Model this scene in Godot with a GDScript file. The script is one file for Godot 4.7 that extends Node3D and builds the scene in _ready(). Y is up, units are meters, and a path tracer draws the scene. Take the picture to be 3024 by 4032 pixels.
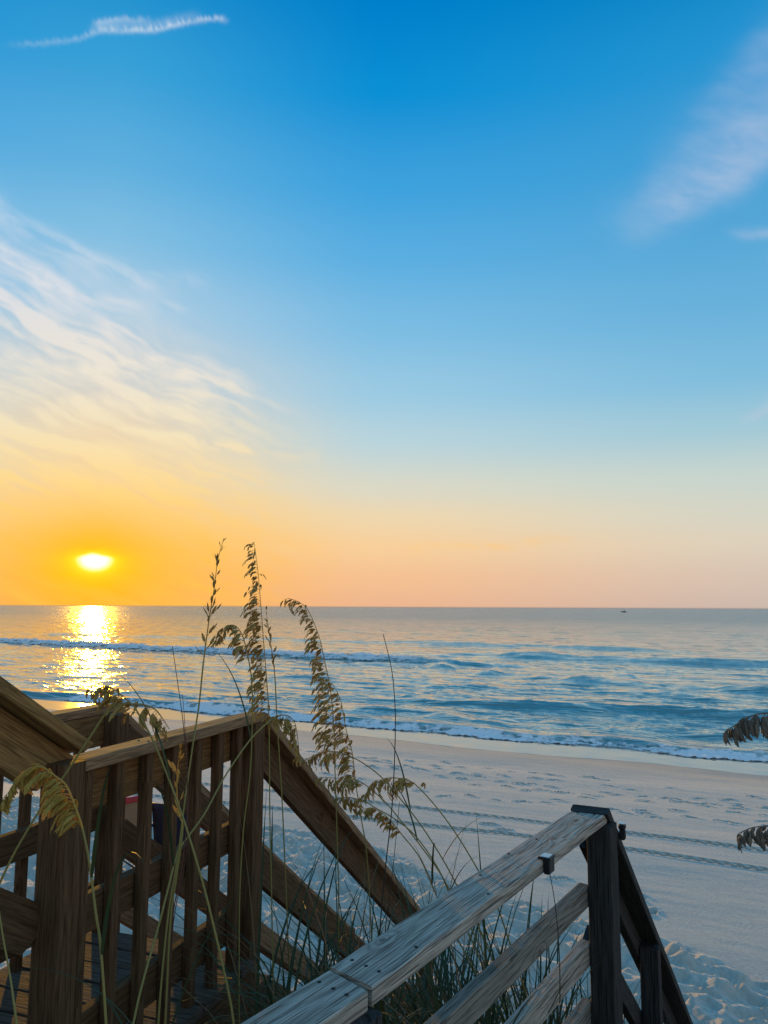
extends Node3D

# ---------------------------------------------------------------- frame of the place: y up, sea level at 0, the shore runs along `along`, the sea lies towards `seaward`
const SHORE_TURN := 0.46251 # 26.5 degrees
var along := Vector2(cos(SHORE_TURN), sin(SHORE_TURN))
var seaward := Vector2(sin(SHORE_TURN), -cos(SHORE_TURN))
const EYE := Vector3(0, 5, 0)
const SUN_AZ := -20.58
const SUN_EL := 3.02
var rng := RandomNumberGenerator.new()
var M := {}
var noises := {}


func noise(key: int, octaves := 3, kind := FastNoiseLite.TYPE_SIMPLEX_SMOOTH) -> FastNoiseLite:
	if not noises.has(key):
		var n := FastNoiseLite.new()
		n.seed = key
		n.frequency = 1.0
		n.noise_type = kind
		n.fractal_octaves = octaves
		n.fractal_type = FastNoiseLite.FRACTAL_FBM if octaves > 1 else FastNoiseLite.FRACTAL_NONE
		noises[key] = n
	return noises[key]


func lin(r: float, g: float, b: float) -> Color: # a real-world base colour, given as linear values
	return Color(r, g, b).linear_to_srgb()


func to_us(p: Vector3) -> Vector2:
	var q := Vector2(p.x, p.z)
	return Vector2(q.dot(along), q.dot(seaward))


func at_us(u: float, s: float, y: float) -> Vector3:
	var q := along * u + seaward * s
	return Vector3(q.x, y, q.y)


# ---------------------------------------------------------------- naming
func numbered(called: String) -> String:
	var n := called
	var k := 0
	while has_node(n):
		k += 1
		n = "%s_%03d" % [called, k]
	return n


func tag(o: Node, label: String, category: String, group := "") -> Node:
	o.set_meta("label", label)
	o.set_meta("category", category)
	if group:
		o.set_meta("group", group)
	return o


func thing(called: String, label: String, category: String, at := Vector3.ZERO, turn := 0.0, group := "") -> Node3D:
	var o := Node3D.new()
	o.name = numbered(called)
	add_child(o)
	o.position = at
	o.rotation.y = turn
	tag(o, label, category, group)
	return o


func child_name(parent: Node, called: String) -> String:
	var n := called
	var k := 0
	while parent.has_node(n):
		k += 1
		n = "%s_%03d" % [called, k]
	return n


func put(parent: Node, called: String, mesh: Mesh, material: Material, at := Transform3D()) -> MeshInstance3D:
	var o := MeshInstance3D.new()
	o.name = child_name(parent, called)
	o.mesh = mesh
	o.material_override = material
	o.transform = at
	parent.add_child(o, true)
	return o


func structure(called: String, mesh: Mesh, material: Material, label: String) -> MeshInstance3D:
	var o := put(self, called, mesh, material)
	o.set_meta("kind", "structure")
	o.set_meta("label", label)
	return o


# ---------------------------------------------------------------- sky
const ELEVS: Array[float] = [0.0, 2.0, 4.5, 6.6, 9.0, 12.4, 15.8, 20.8, 25.5, 30.0, 35.6, 40.7, 60.0, 90.0]
var cloud_cols: Array[Color] = [Color("ffbf50").srgb_to_linear(), Color("fdd685").srgb_to_linear(), Color("f3e2ba").srgb_to_linear(), Color("ece2d2").srgb_to_linear(), Color("e2dfe0").srgb_to_linear(), Color("c4d6e6").srgb_to_linear()]
var sky_cols := [] # per column [angle from the sun's bearing, packed linear colours]


func sky_setup() -> void:
	var hexes := [
		[0.0, "ffb230 ffb62a fdc04c fac972 f4d298 e8d2b0 cfcfcb a8c8dd 7ebadd 5cabd9 369cd2 188ac8 2a84c2 5592c4"],
		[20.0, "e8b28c f0bc8e f3cb98 ead2aa d4d4c4 b4cfd8 98c6de 78b8de 58aadc 3c9ed8 0a8cd0 007dc6 2480c0 5592c4"],
		[47.0, "c8b4a8 d2beae d8ccb8 d0d0c2 c2d0ca 9cc4d3 7cb8d8 64acd6 52a2d2 3e9ad0 2290cc 0680bf 2a82c2 5592c4"],
		[110.0, "d2bcb4 d6c4b8 d8ccc2 d0cfca c6cdd0 b6c8d6 a8c2d8 98bada 8cb3d8 80add6 70a5d2 629ece 5a96c6 5592c4"],
		[180.0, "ccbab8 d0c0bc d2c6c4 d0cacc c8ccd2 bccad6 b2c6d8 a6c0da 9cbbda 92b5d8 84add4 76a6d0 6299c8 5592c4"]]
	for h in hexes:
		var cols := PackedColorArray()
		for word in h[1].split(" "):
			cols.append(Color(word).srgb_to_linear())
		sky_cols.append([h[0], cols])


func sky_base(daz: float, el: float) -> Color:
	var e := clampf(el, 0.0, 90.0)
	var i := 0
	while i < ELEVS.size() - 2 and e > ELEVS[i + 1]:
		i += 1
	var t: float = (e - ELEVS[i]) / (ELEVS[i + 1] - ELEVS[i])
	t = t * t * (3.0 - 2.0 * t) * 0.35 + t * 0.65
	var k := 0
	while k < sky_cols.size() - 2 and daz > sky_cols[k + 1][0]:
		k += 1
	var w: float = clampf((daz - sky_cols[k][0]) / (sky_cols[k + 1][0] - sky_cols[k][0]), 0.0, 1.0)
	w = w * w * (3.0 - 2.0 * w) * 0.5 + w * 0.5
	var a: PackedColorArray = sky_cols[k][1]
	var b: PackedColorArray = sky_cols[k + 1][1]
	return a[i].lerp(a[i + 1], t).lerp(b[i].lerp(b[i + 1], t), w)


# cirrus streaks: each a line of (azimuth, elevation) in degrees with its spread above and below and its strength
var streaks := [
	[[-31.0, 26.4, -27.9, 25.3, -21.8, 23.4, -17.5, 22.6, -14.0, 22.9], 0.55, 0.8, 0.55],
	[[-32.0, 24.8, -27.8, 23.3, -24.8, 22.0, -22.3, 21.1, -16.1, 21.2], 0.35, 0.7, 0.6],
	[[-32.0, 21.9, -27.6, 20.2, -24.2, 18.9, -20.8, 17.6, -17.5, 16.2, -14.9, 15.2, -11.3, 14.6], 0.5, 1.5, 0.75],
	[[-22.0, 19.6, -16.0, 17.9, -11.0, 16.6, -7.5, 15.2], 0.5, 0.9, 0.4],
	[[-15.6, 17.1, -12.4, 16.1, -8.4, 15.3], 0.3, 0.6, 0.6],
	[[-20.5, 12.5, -16.5, 12.5, -13.8, 12.2, -10.0, 11.6, -5.6, 11.2], 0.2, 0.35, 0.75],
	[[-24.0, 14.4, -19.0, 14.2, -15.0, 13.4, -11.0, 13.0], 0.4, 0.8, 0.35],
	[[-31.0, 13.0, -27.0, 11.9, -23.0, 11.3, -20.2, 10.6, -17.0, 9.7, -14.0, 8.5], 0.3, 1.1, 1.1],
	[[-31.0, 9.4, -25.0, 9.0, -20.0, 8.2, -15.0, 7.4], 0.35, 0.8, 0.8],
	[[-31.0, 6.6, -24.0, 6.4, -18.0, 6.3], 0.4, 0.7, 0.3],
	[[1.0, 4.3, 6.0, 4.5, 11.0, 5.0, 16.0, 5.5], 0.18, 0.4, 0.3],
	[[15.0, 25.6, 19.5, 26.4, 23.1, 27.4, 28.0, 29.2, 36.0, 32.0], 1.9, 1.1, 0.62],
	[[19.0, 28.0, 24.0, 30.0, 29.0, 32.2, 36.0, 35.5], 2.4, 1.6, 0.30],
	[[22.0, 31.5, 28.0, 34.5, 33.0, 37.0], 1.0, 1.0, 0.22],
	[[24.4, 24.9, 26.0, 24.8, 28.5, 24.4, 32.0, 24.2], 0.28, 0.35, 0.55],
	[[27.3, 22.6, 29.0, 22.9, 31.0, 23.4], 0.4, 0.4, 0.35],
	[[25.0, 12.7, 27.1, 13.5, 31.0, 14.6], 0.4, 0.5, 0.45],
	[[-3.0, 9.5, 6.0, 9.0, 14.0, 8.8], 0.5, 0.5, 0.08]]
var trail := [-28.8, 34.6, -26.6, 35.2, -23.7, 36.1, -22.1, 36.9, -18.3, 37.6, -15.3, 38.55, -13.6, 38.9, -12.4, 38.9]
var trail2 := [-22.8, 37.15, -20.5, 37.8, -18.2, 38.15]


func from_line(line: Array, az: float, el: float) -> Vector3: # signed distance below (+) / above (-), share along, end fade
	var best := 1e9
	var out := Vector3(99, 0, 0)
	var n := line.size() / 2
	for i in n - 1:
		var ax: float = line[i * 2]
		var ay: float = line[i * 2 + 1]
		var dx: float = line[i * 2 + 2] - ax
		var dy: float = line[i * 2 + 3] - ay
		var t := clampf(((az - ax) * dx + (el - ay) * dy) / (dx * dx + dy * dy), 0.0, 1.0)
		var qx := az - ax - dx * t
		var qy := el - ay - dy * t
		var d := sqrt(qx * qx + qy * qy)
		if d < best:
			best = d
			out = Vector3(-d if qy > 0.0 else d, (i + t) / (n - 1), 0)
	return out


func clouds(az: float, el: float, fine: bool) -> float:
	# fibrous: noise drawn out along the streaks, which fall towards the right of the sun
	var wx := az + noise(31).get_noise_2d(az * 0.12, el * 0.16) * 0.9
	var wy := el + noise(32).get_noise_2d(az * 0.12, el * 0.2) * 0.55
	var a := wx * 0.94 - wy * 0.34
	var b := wx * 0.34 + wy * 0.94
	var fib := noise(33, 5).get_noise_2d(a * 0.075, b * 1.05)
	var fluff := noise(34, 5).get_noise_2d(a * 0.22, b * 0.62)
	fluff += noise(38, 4).get_noise_2d(a * 0.7, b * 2.2) * 0.28
	var d := 0.0
	if az > -40.0 and az < 40.0 and el < 45.0:
		for s in streaks:
			var line: Array = s[0]
			if wx < line[0] - 4.0 or wx > line[line.size() - 2] + 4.0:
				continue
			var f := from_line(line, wx, wy)
			var w: float = s[1] if f.x < 0.0 else s[2]
			var ends := smoothstep(0.0, 0.5 if line[0] > 14.0 else 0.12, f.y) if line[0] > -30.0 else 1.0
			ends *= 1.0 - smoothstep(0.55, 1.0, f.y) * 0.75 if line[line.size() - 2] < 27.0 else 1.0
			d += s[3] * exp(-f.x * f.x / (w * w)) * ends * (clampf(0.8 + fib * 0.9 + fluff * 0.9, 0.1, 1.6) if wx < 16.5 else clampf(0.9 + fluff * 0.5, 0.0, 1.5))
		# the veil that the streaks belong to
		var edge := 25.5 - (wx + 31.0) * 0.47
		var veil := smoothstep(-4.0, 4.5, edge - wy) * (1.0 - smoothstep(-15.0, -2.5, wx))
		d += veil * clampf(0.52 + fib * 0.8 + fluff * 0.7, 0.0, 1.0) * 0.8
	else:
		d += smoothstep(0.15, 0.75, fib * 0.8 + noise(35).get_noise_2d(az * 0.03, el * 0.06)) * 0.3 * smoothstep(80.0, 45.0, el)
	if fine:
		var f1 := from_line(trail, az, el)
		var f2 := from_line(trail2, az, el)
		var rip := noise(36, 3).get_noise_2d(az * 2.6 + el * 1.6, el * 0.9 - az * 0.2)
		var body := exp(-pow(f1.x + rip * 0.13, 2.0) / 0.020) * smoothstep(0.0, 0.2, f1.y) * (1.0 - smoothstep(0.9, 1.0, f1.y)) * (0.45 + 0.55 * smoothstep(0.25, 0.6, f1.y))
		body += exp(-pow(f2.x + rip * 0.15, 2.0) / 0.022) * smoothstep(0.0, 0.15, f2.y) * (1.0 - smoothstep(0.7, 1.0, f2.y)) * 0.7
		body += exp(-pow(f1.x + 0.24, 2.0) / 0.06) * 0.55 * smoothstep(0.34, 0.45, f1.y) * (1.0 - smoothstep(0.62, 0.8, f1.y))
		d += body * clampf(0.72 + rip * 0.55, 0.0, 1.0) * 0.8
	return clampf(d, 0.0, 1.0)


func sky_color(az: float, el: float, fine: bool) -> Color:
	var daz := absf(wrapf(az - SUN_AZ, -180.0, 180.0))
	var c := sky_base(daz, el)
	var d := clouds(az, el, fine)
	var near := exp(-daz * daz / 900.0)
	var k := clampf((el - 4.0) / 21.0, 0.0, 1.0) * 5.0
	var tint: Color = cloud_cols[int(minf(k, 4.0))].lerp(cloud_cols[int(minf(k, 4.0)) + 1], k - minf(floorf(k), 4.0))
	tint = tint.lerp(Color(0.42, 0.52, 0.70), (1.0 - near) * clampf((el - 4.0) / 10.0, 0.0, 1.0))
	c = c.lerp(tint, d * 0.85)
	# the sun behind a slit in the haze on the horizon
	var dx := (az - SUN_AZ) * cos(deg_to_rad(el))
	var dy := el - SUN_EL
	var far := sqrt(dx * dx * 0.55 + dy * dy)
	var glow := exp(-far * far / 7.5)
	var sat := Color(1.35, 0.50, 0.006)
	c = c.lerp(sat, glow * 0.9)
	var wob := noise(37).get_noise_2d(az * 0.6, el * 2.2) * 0.12
	var ey := dy - 0.20
	var q := sqrt(pow(dx / 1.22, 2.0) + pow(ey / (0.38 + wob if ey > 0.0 else 0.86), 2.0))
	q += maxf(ey, 0.0) * absf(dx) * 0.15
	var rim := exp(-maxf(q - 0.85, 0.0) * 1.25)
	c = c.lerp(Color(1.4, 0.74, 0.0), rim * 0.9)
	c = c.lerp(Color(1.5, 1.0, 0.05), exp(-maxf(q - 0.8, 0.0) * 3.2))
	var core := smoothstep(1.12, 0.42, q)
	return c.lerp(Color(1.5, 1.42, 1.15), core)


func make_sky() -> ImageTexture:
	sky_setup()
	var small := Image.create_empty(512, 256, false, Image.FORMAT_RGBF)
	for y in 256:
		var el := 90.0 - (y + 0.5) / 256.0 * 180.0
		for x in 512:
			var az := wrapf((x + 0.5) / 512.0 * 360.0, -180.0, 180.0)
			small.set_pixel(x, y, sky_color(az, maxf(el, 0.0), false) if el > -1.5 else Color(0.20, 0.20, 0.20))
	small.resize(4096, 2048, Image.INTERPOLATE_BILINEAR)
	var per := 4096.0 / 360.0
	for y in range(int((90.0 - 44.0) * per), 1030):
		var el := 90.0 - (y + 0.5) / per
		for k in range(int(-39.0 * per), int(39.0 * per)):
			small.set_pixel((k + 4096) % 4096, y, sky_color((k + 0.5) / per, maxf(el, 0.0), true))
	return ImageTexture.create_from_image(small)


func _ready() -> void:
	rng.seed = 20240617
	# ------------------------------------------------------------ camera, sky, sun, exposure
	var cam := Camera3D.new()
	cam.name = "camera"
	cam.position = EYE
	cam.rotation_degrees = Vector3(7.04, 0.0, 0.24)
	cam.fov = 67.3
	cam.near = 0.05
	cam.far = 15000.0
	add_child(cam)
	cam.current = true

	var env := Environment.new()
	env.background_mode = Environment.BG_SKY
	var pano := PanoramaSkyMaterial.new()
	pano.panorama = make_sky()
	var sky := Sky.new()
	sky.sky_material = pano
	env.sky = sky
	env.tonemap_mode = Environment.TONE_MAPPER_LINEAR
	env.tonemap_exposure = 1.05
	env.background_energy_multiplier = 1.0
	env.sdfgi_enabled = true
	env.ssao_enabled = true
	env.ssil_enabled = true
	var world := WorldEnvironment.new()
	world.name = "world_environment"
	world.environment = env
	add_child(world)

	var sun := DirectionalLight3D.new()
	sun.name = "sun"
	sun.light_color = Color(1.0, 0.72, 0.14)
	sun.light_energy = 0.9
	sun.light_angular_distance = 0.5
	sun.shadow_enabled = true
	sun.rotation_degrees = Vector3(-4.4, 180.0 - SUN_AZ, 0.0)
	add_child(sun)

	make_materials()
	beach()
	sea()
	near_stairway()
	boardwalk_railing()
	lamps_and_chairs()
	sea_oats()
	undergrowth()
	boat()


# ---------------------------------------------------------------- materials
func wood_image(w: int, h: int, key: int, light: Color, dark: Color, crack: float, ring_depth: float, patch: Color, patch_share: float) -> Array:
	# u runs along 1.7 m of board, v across 0.5 m; growth rings cut lengthwise give the cathedral figure
	var img := Image.create_empty(w, h, false, Image.FORMAT_RGB8)
	var hgt := Image.create_empty(w, h, false, Image.FORMAT_L8)
	var n1 := noise(key, 3)
	var n2 := noise(key + 1, 4)
	var n3 := noise(key + 2, 2)
	var r := RandomNumberGenerator.new()
	r.seed = key
	var knots := []
	for k in 5:
		knots.append(Vector3(r.randf() * 1.7, r.randf() * 0.5, r.randf_range(0.008, 0.018)))
	for y in h:
		var v := 0.5 * y / h
		for x in w:
			var u := 1.7 * x / w
			var f := v * 70.0 + n1.get_noise_2d(u * 1.0, v * 6.0) * 3.4
			var kd := 0.0
			for k in knots:
				var dx: float = (u - k.x) * 0.45
				var dy: float = v - k.y
				var q: float = sqrt(dx * dx + dy * dy) / k.z
				if q < 5.0:
					var e := exp(-q * q * 0.22)
					f += e * 4.0
					kd = maxf(kd, smoothstep(1.0, 0.35, q))
			var ring := 0.5 + 0.5 * sin(f * TAU * 0.5)
			ring = ring * ring * ring
			var streak := n2.get_noise_2d(u * 6.0, v * 260.0)
			var check := smoothstep(0.30, 0.46, n3.get_noise_2d(u * 3.0 + 40.0, v * 150.0)) * crack
			var tone := clampf(0.55 + streak * 0.75 - ring * ring_depth, 0.0, 1.0)
			var c := dark.lerp(light, tone)
			var pa := smoothstep(0.05, 0.5, n1.get_noise_2d(u * 3.0 + 9.0, v * 9.0 + 5.0)) * patch_share
			c = c.lerp(patch * (0.7 + 0.5 * tone), pa)
			c = c.lerp(dark * 0.35, maxf(check * 0.8, kd * 0.7))
			img.set_pixel(x, y, c.linear_to_srgb())
			var hh := clampf(0.6 + streak * 0.3 - ring * 0.3 - check * 0.5, 0.0, 1.0)
			hgt.set_pixel(x, y, Color(hh, hh, hh))
	return [ImageTexture.create_from_image(img), ImageTexture.create_from_image(hgt)]


func wood(pair: Array, tint: Color, rough: float, relief: float) -> StandardMaterial3D:
	var m := StandardMaterial3D.new()
	m.albedo_texture = pair[0]
	m.albedo_color = tint
	m.roughness = rough
	m.metallic_specular = 0.22
	m.heightmap_enabled = true
	m.heightmap_texture = pair[1]
	m.heightmap_scale = relief
	return m


func plain(c: Color, rough: float, spec := 0.4) -> StandardMaterial3D:
	var m := StandardMaterial3D.new()
	m.albedo_color = c
	m.roughness = rough
	m.metallic_specular = spec
	return m


func leafy(c: Color, through: Color) -> StandardMaterial3D:
	var m := plain(c, 0.6, 0.35)
	m.backlight_enabled = true
	m.backlight = through
	m.cull_mode = BaseMaterial3D.CULL_DISABLED
	return m


func speckle(key: int, size: int, mid: float, spread: float) -> ImageTexture: # even grain, in tones round mid
	var img := Image.create_empty(size, size, false, Image.FORMAT_L8)
	var r := RandomNumberGenerator.new()
	r.seed = key
	var n := noise(key, 4)
	for y in size:
		for x in size:
			var fx := float(x) / size * TAU
			var fy := float(y) / size * TAU
			var v := mid + spread * (n.get_noise_3d(cos(fx) * 3.0, sin(fx) * 3.0 + cos(fy) * 3.0, sin(fy) * 3.0) + r.randf_range(-0.5, 0.5))
			img.set_pixel(x, y, Color(v, v, v))
	return ImageTexture.create_from_image(img)


func ripple_normals(size: int) -> ImageTexture:
	# wind ripples: a tile that repeats, crests drawn out along the shore
	var hs := PackedFloat32Array()
	hs.resize(size * size)
	var r := RandomNumberGenerator.new()
	r.seed = 77
	var waves := []
	for k in 46:
		var fy := r.randi_range(2, 26)
		var fx := int(round(fy * r.randfn(0.0, 0.07)))
		waves.append([fx, fy, r.randf() * TAU, pow(fy, -1.15)])
	for y in size:
		for x in size:
			var h := 0.0
			for w in waves:
				h += w[3] * sin(TAU * (w[0] * float(x) + w[1] * float(y)) / size + w[2])
			hs[y * size + x] = h
	var img := Image.create_empty(size, size, false, Image.FORMAT_RGB8)
	for y in size:
		for x in size:
			var dx := hs[y * size + (x + 1) % size] - hs[y * size + (x + size - 1) % size]
			var dy := hs[((y + 1) % size) * size + x] - hs[((y + size - 1) % size) * size + x]
			var n := Vector3(-dx * 5.0, -dy * 5.0, 1.0).normalized()
			img.set_pixel(x, y, Color(n.x * 0.5 + 0.5, n.y * 0.5 + 0.5, n.z * 0.5 + 0.5))
	return ImageTexture.create_from_image(img)


func make_materials() -> void:
	var grey := wood_image(1536, 448, 101, Color(0.56, 0.52, 0.47), Color(0.23, 0.21, 0.185), 1.0, 0.42, Color(0.36, 0.36, 0.30), 0.35)
	var brown := wood_image(1024, 320, 151, Color(0.42, 0.26, 0.135), Color(0.14, 0.075, 0.038), 0.5, 0.28, Color(0.20, 0.15, 0.09), 0.3)
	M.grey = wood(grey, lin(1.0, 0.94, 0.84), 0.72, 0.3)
	M.grey_shaded = wood(grey, lin(0.12, 0.125, 0.13), 0.8, 0.14)  # same grey wood, with the shade of its backlit faces painted into the tint
	M.grey_green = wood(grey, lin(0.58, 0.58, 0.52), 0.8, 0.14)
	M.golden = wood(brown, lin(1.0, 0.92, 0.62), 0.85, 0.10)  # veiling flare of the low sun, painted into the upper flight's wood
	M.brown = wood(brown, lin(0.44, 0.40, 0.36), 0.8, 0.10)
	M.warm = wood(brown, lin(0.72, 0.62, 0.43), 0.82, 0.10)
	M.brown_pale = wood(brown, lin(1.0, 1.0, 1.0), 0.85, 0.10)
	M.deck = wood(grey, lin(0.30, 0.245, 0.20), 0.8, 0.12)
	M.screw = plain(lin(0.02, 0.018, 0.016), 0.8)
	M.stem = leafy(lin(0.27, 0.225, 0.065), Color(0.25, 0.22, 0.08))
	M.stem_dark = leafy(lin(0.045, 0.035, 0.025), Color(0.05, 0.04, 0.03))
	M.stem_red = leafy(lin(0.12, 0.05, 0.035), Color(0.12, 0.05, 0.04))
	M.leaf = leafy(lin(0.036, 0.055, 0.02), Color(0.09, 0.12, 0.03))
	M.dry = leafy(lin(0.20, 0.11, 0.045), Color(0.2, 0.12, 0.05))
	M.seed = leafy(lin(0.34, 0.25, 0.07), Color(0.6, 0.42, 0.11))
	M.seed_flare = leafy(lin(0.46, 0.35, 0.08), Color(0.8, 0.6, 0.12))  # yellow brightness of the sun's flare, painted into the ear colour
	M.seed_grey = leafy(lin(0.15, 0.12, 0.085), Color(0.2, 0.16, 0.1))
	M.black = plain(lin(0.012, 0.012, 0.014), 0.45)
	M.solar = plain(lin(0.62, 0.60, 0.54), 0.25, 0.5)
	M.red_cloth = leafy(lin(0.42, 0.03, 0.03), Color(0.3, 0.03, 0.03))
	M.tan_cloth = leafy(lin(0.30, 0.19, 0.11), Color(0.3, 0.18, 0.1))
	M.navy_cloth = leafy(lin(0.015, 0.016, 0.03), Color(0.02, 0.02, 0.03))
	M.hull = plain(lin(0.10, 0.11, 0.13), 0.5)
	# dry sand: fine grain over broad tones
	var sand := plain(lin(0.54, 0.525, 0.44), 0.95, 0.2)
	sand.uv1_triplanar = true
	sand.uv1_world_triplanar = true
	sand.uv1_scale = Vector3(0.9, 0.9, 0.9)
	sand.albedo_texture = speckle(201, 512, 0.92, 0.14)
	sand.heightmap_enabled = true
	sand.heightmap_texture = speckle(202, 512, 0.5, 0.35)
	sand.heightmap_scale = 0.5
	sand.vertex_color_use_as_albedo = true
	sand.rim_enabled = true
	sand.rim = 0.8
	sand.rim_tint = 0.1
	M.sand = sand
	var wet := plain(lin(0.40, 0.36, 0.31), 0.10, 0.5)
	M.wet = wet
	var water := plain(lin(0.11, 0.225, 0.19), 0.08, 0.70)
	water.normal_enabled = true
	water.normal_texture = ripple_normals(384)
	water.normal_scale = 0.7
	water.clearcoat_enabled = true
	water.clearcoat = 0.65
	water.clearcoat_roughness = 0.10
	M.water = water
	# farther out the ripples are too small to see one by one: there the surface is rougher instead
	var far_bands := []
	for k in 8:
		var t := (k + 1) / 8.0
		var w: StandardMaterial3D = water.duplicate()
		w.roughness = lerpf(0.08, 0.22, t)
		w.clearcoat = lerpf(0.65, 0.16, t)
		w.clearcoat_roughness = lerpf(0.10, 0.15, t)
		w.normal_scale = lerpf(0.7, 1.1, t)
		far_bands.append(w)
	M.far_water = far_bands
	M.foam = plain(lin(0.86, 0.84, 0.80), 0.85, 0.3)
	M.foam.transparency = BaseMaterial3D.TRANSPARENCY_ALPHA
	M.foam.vertex_color_use_as_albedo = true


# ---------------------------------------------------------------- height fields
func grid(mesh: ArrayMesh, us: PackedFloat32Array, ss: PackedFloat32Array, height: Callable, shape = null, uv := Vector2.ONE, veil = null, damp := false) -> void:
	var nu := us.size()
	var ns := ss.size()
	var h := PackedFloat32Array()
	h.resize(nu * ns)
	for j in ns:
		for i in nu:
			h[j * nu + i] = height.call(us[i], ss[j])
	if shape != null:
		h = shape.call(h, us, ss)
	var v := PackedVector3Array()
	var n := PackedVector3Array()
	var t := PackedVector2Array()
	v.resize(nu * ns)
	n.resize(nu * ns)
	t.resize(nu * ns)
	for j in ns:
		var j0 := maxi(j - 1, 0)
		var j1 := mini(j + 1, ns - 1)
		for i in nu:
			var k := j * nu + i
			var i0 := maxi(i - 1, 0)
			var i1 := mini(i + 1, nu - 1)
			v[k] = at_us(us[i], ss[j], h[k])
			var gu := (h[j * nu + i1] - h[j * nu + i0]) / (us[i1] - us[i0])
			var gs := (h[j1 * nu + i] - h[j0 * nu + i]) / (ss[j1] - ss[j0])
			var q := along * gu + seaward * gs
			n[k] = Vector3(-q.x, 1.0, -q.y).normalized()
			t[k] = Vector2(us[i] * uv.x, ss[j] * uv.y)
	var cols := PackedColorArray()
	if veil != null:
		for j in ns:
			for i in nu:
				cols.append(Color(1, 1, 1, veil.call(us[i], ss[j])))
	if damp:
		for j in ns:
			var wet := 1.0 - 0.34 * smoothstep(22.0, 26.2, ss[j])
			for i in nu:
				cols.append(Color(wet, wet * 0.985, wet * 0.96))
	var idx := PackedInt32Array()
	for j in ns - 1:
		for i in nu - 1:
			var a := j * nu + i
			if veil != null and maxf(maxf(cols[a].a, cols[a + 1].a), maxf(cols[a + nu].a, cols[a + nu + 1].a)) < 0.02:
				continue
			idx.append_array([a, a + nu, a + 1, a + 1, a + nu, a + nu + 1])
	if idx.is_empty():
		return
	var arr := []
	arr.resize(Mesh.ARRAY_MAX)
	arr[Mesh.ARRAY_VERTEX] = v
	arr[Mesh.ARRAY_NORMAL] = n
	arr[Mesh.ARRAY_TEX_UV] = t
	if veil != null or damp:
		arr[Mesh.ARRAY_COLOR] = cols
	arr[Mesh.ARRAY_INDEX] = idx
	mesh.add_surface_from_arrays(Mesh.PRIMITIVE_TRIANGLES, arr)


func steps(from: float, to: float, step: float) -> PackedFloat32Array:
	var out := PackedFloat32Array()
	var n := maxi(1, int(round((to - from) / step)))
	for i in n + 1:
		out.append(lerpf(from, to, float(i) / n))
	return out


func toe(u: float) -> float: # how far seaward the trampled foot of the dune reaches
	return lerpf(12.7, 10.95, smoothstep(-6.8, -3.4, u)) - minf(maxf(0.0, u + 1.5) * 0.75, 6.0) + noise(41).get_noise_2d(u * 0.6, 0.0) * 0.22


func track_line(u: float, which: int) -> float:
	var far := minf(u + 5.0, 0.0)
	return (16.13 if which else 14.83) + far * (0.075 if which else 0.13) + noise(42).get_noise_2d(u * 0.12, 3.0) * 0.06


func beach_base(u: float, s: float) -> float:
	return 0.15 + (26.2 - s) * 0.049 - maxf(0.0, 15.0 - s) * 0.02 + noise(43, 2).get_noise_2d(u * 0.11, s * 0.3) * 0.035


func sand_height(u: float, s: float) -> float:
	var h := beach_base(u, s)
	var k := toe(u) - s
	if k > -0.7:
		h += 0.135 * maxf(0.0, k) + 0.20 * smoothstep(-0.15, 0.9, k)
		h += 1.0 * smoothstep(5.0, 1.8, s)
		# trampled: bowls between sharp crests
		var wu := u + noise(44).get_noise_2d(u * 1.1, s * 1.1) * 0.22
		var ws := s + noise(45).get_noise_2d(u * 1.1, s * 1.1) * 0.22
		var cell := noise(46, 1, FastNoiseLite.TYPE_CELLULAR)
		var d1 := cell.get_noise_2d(wu * 2.4, ws * 3.3) + 1.0
		var d2 := cell.get_noise_2d(wu * 4.6 + 30.0, ws * 5.4) + 1.0
		var f := smoothstep(-0.25, 0.35, k)
		h += f * (0.19 * minf(d1 * d1, 0.7) + 0.13 * minf(d2 * d2, 0.7) - 0.11)
		h += f * noise(48, 3).get_noise_2d(u * 2.2, s * 2.8) * 0.035
	else:
		h += noise(47, 3).get_noise_2d(u * 0.6, s * 2.0) * 0.006
	if s > 13.0 and s < 17.0:
		for w in 2:
			var d := s - track_line(u, w)
			if absf(d) < 0.2:
				# chevron tread pressed into the sand, with a raised lip on both sides
				var ph := fposmod(u / 0.19 + absf(d) * 5.0 + (0.5 if d > 0.0 else 0.0), 1.0)
				var lug := smoothstep(0.0, 0.16, ph) * (1.0 - smoothstep(0.42, 0.60, ph))
				h -= (0.002 + 0.13 * lug) * smoothstep(0.135, 0.105, absf(d))
				h += 0.010 * smoothstep(0.11, 0.14, absf(d)) * smoothstep(0.18, 0.14, absf(d))
	return h


var prints: Array[Vector4] = []


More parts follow.
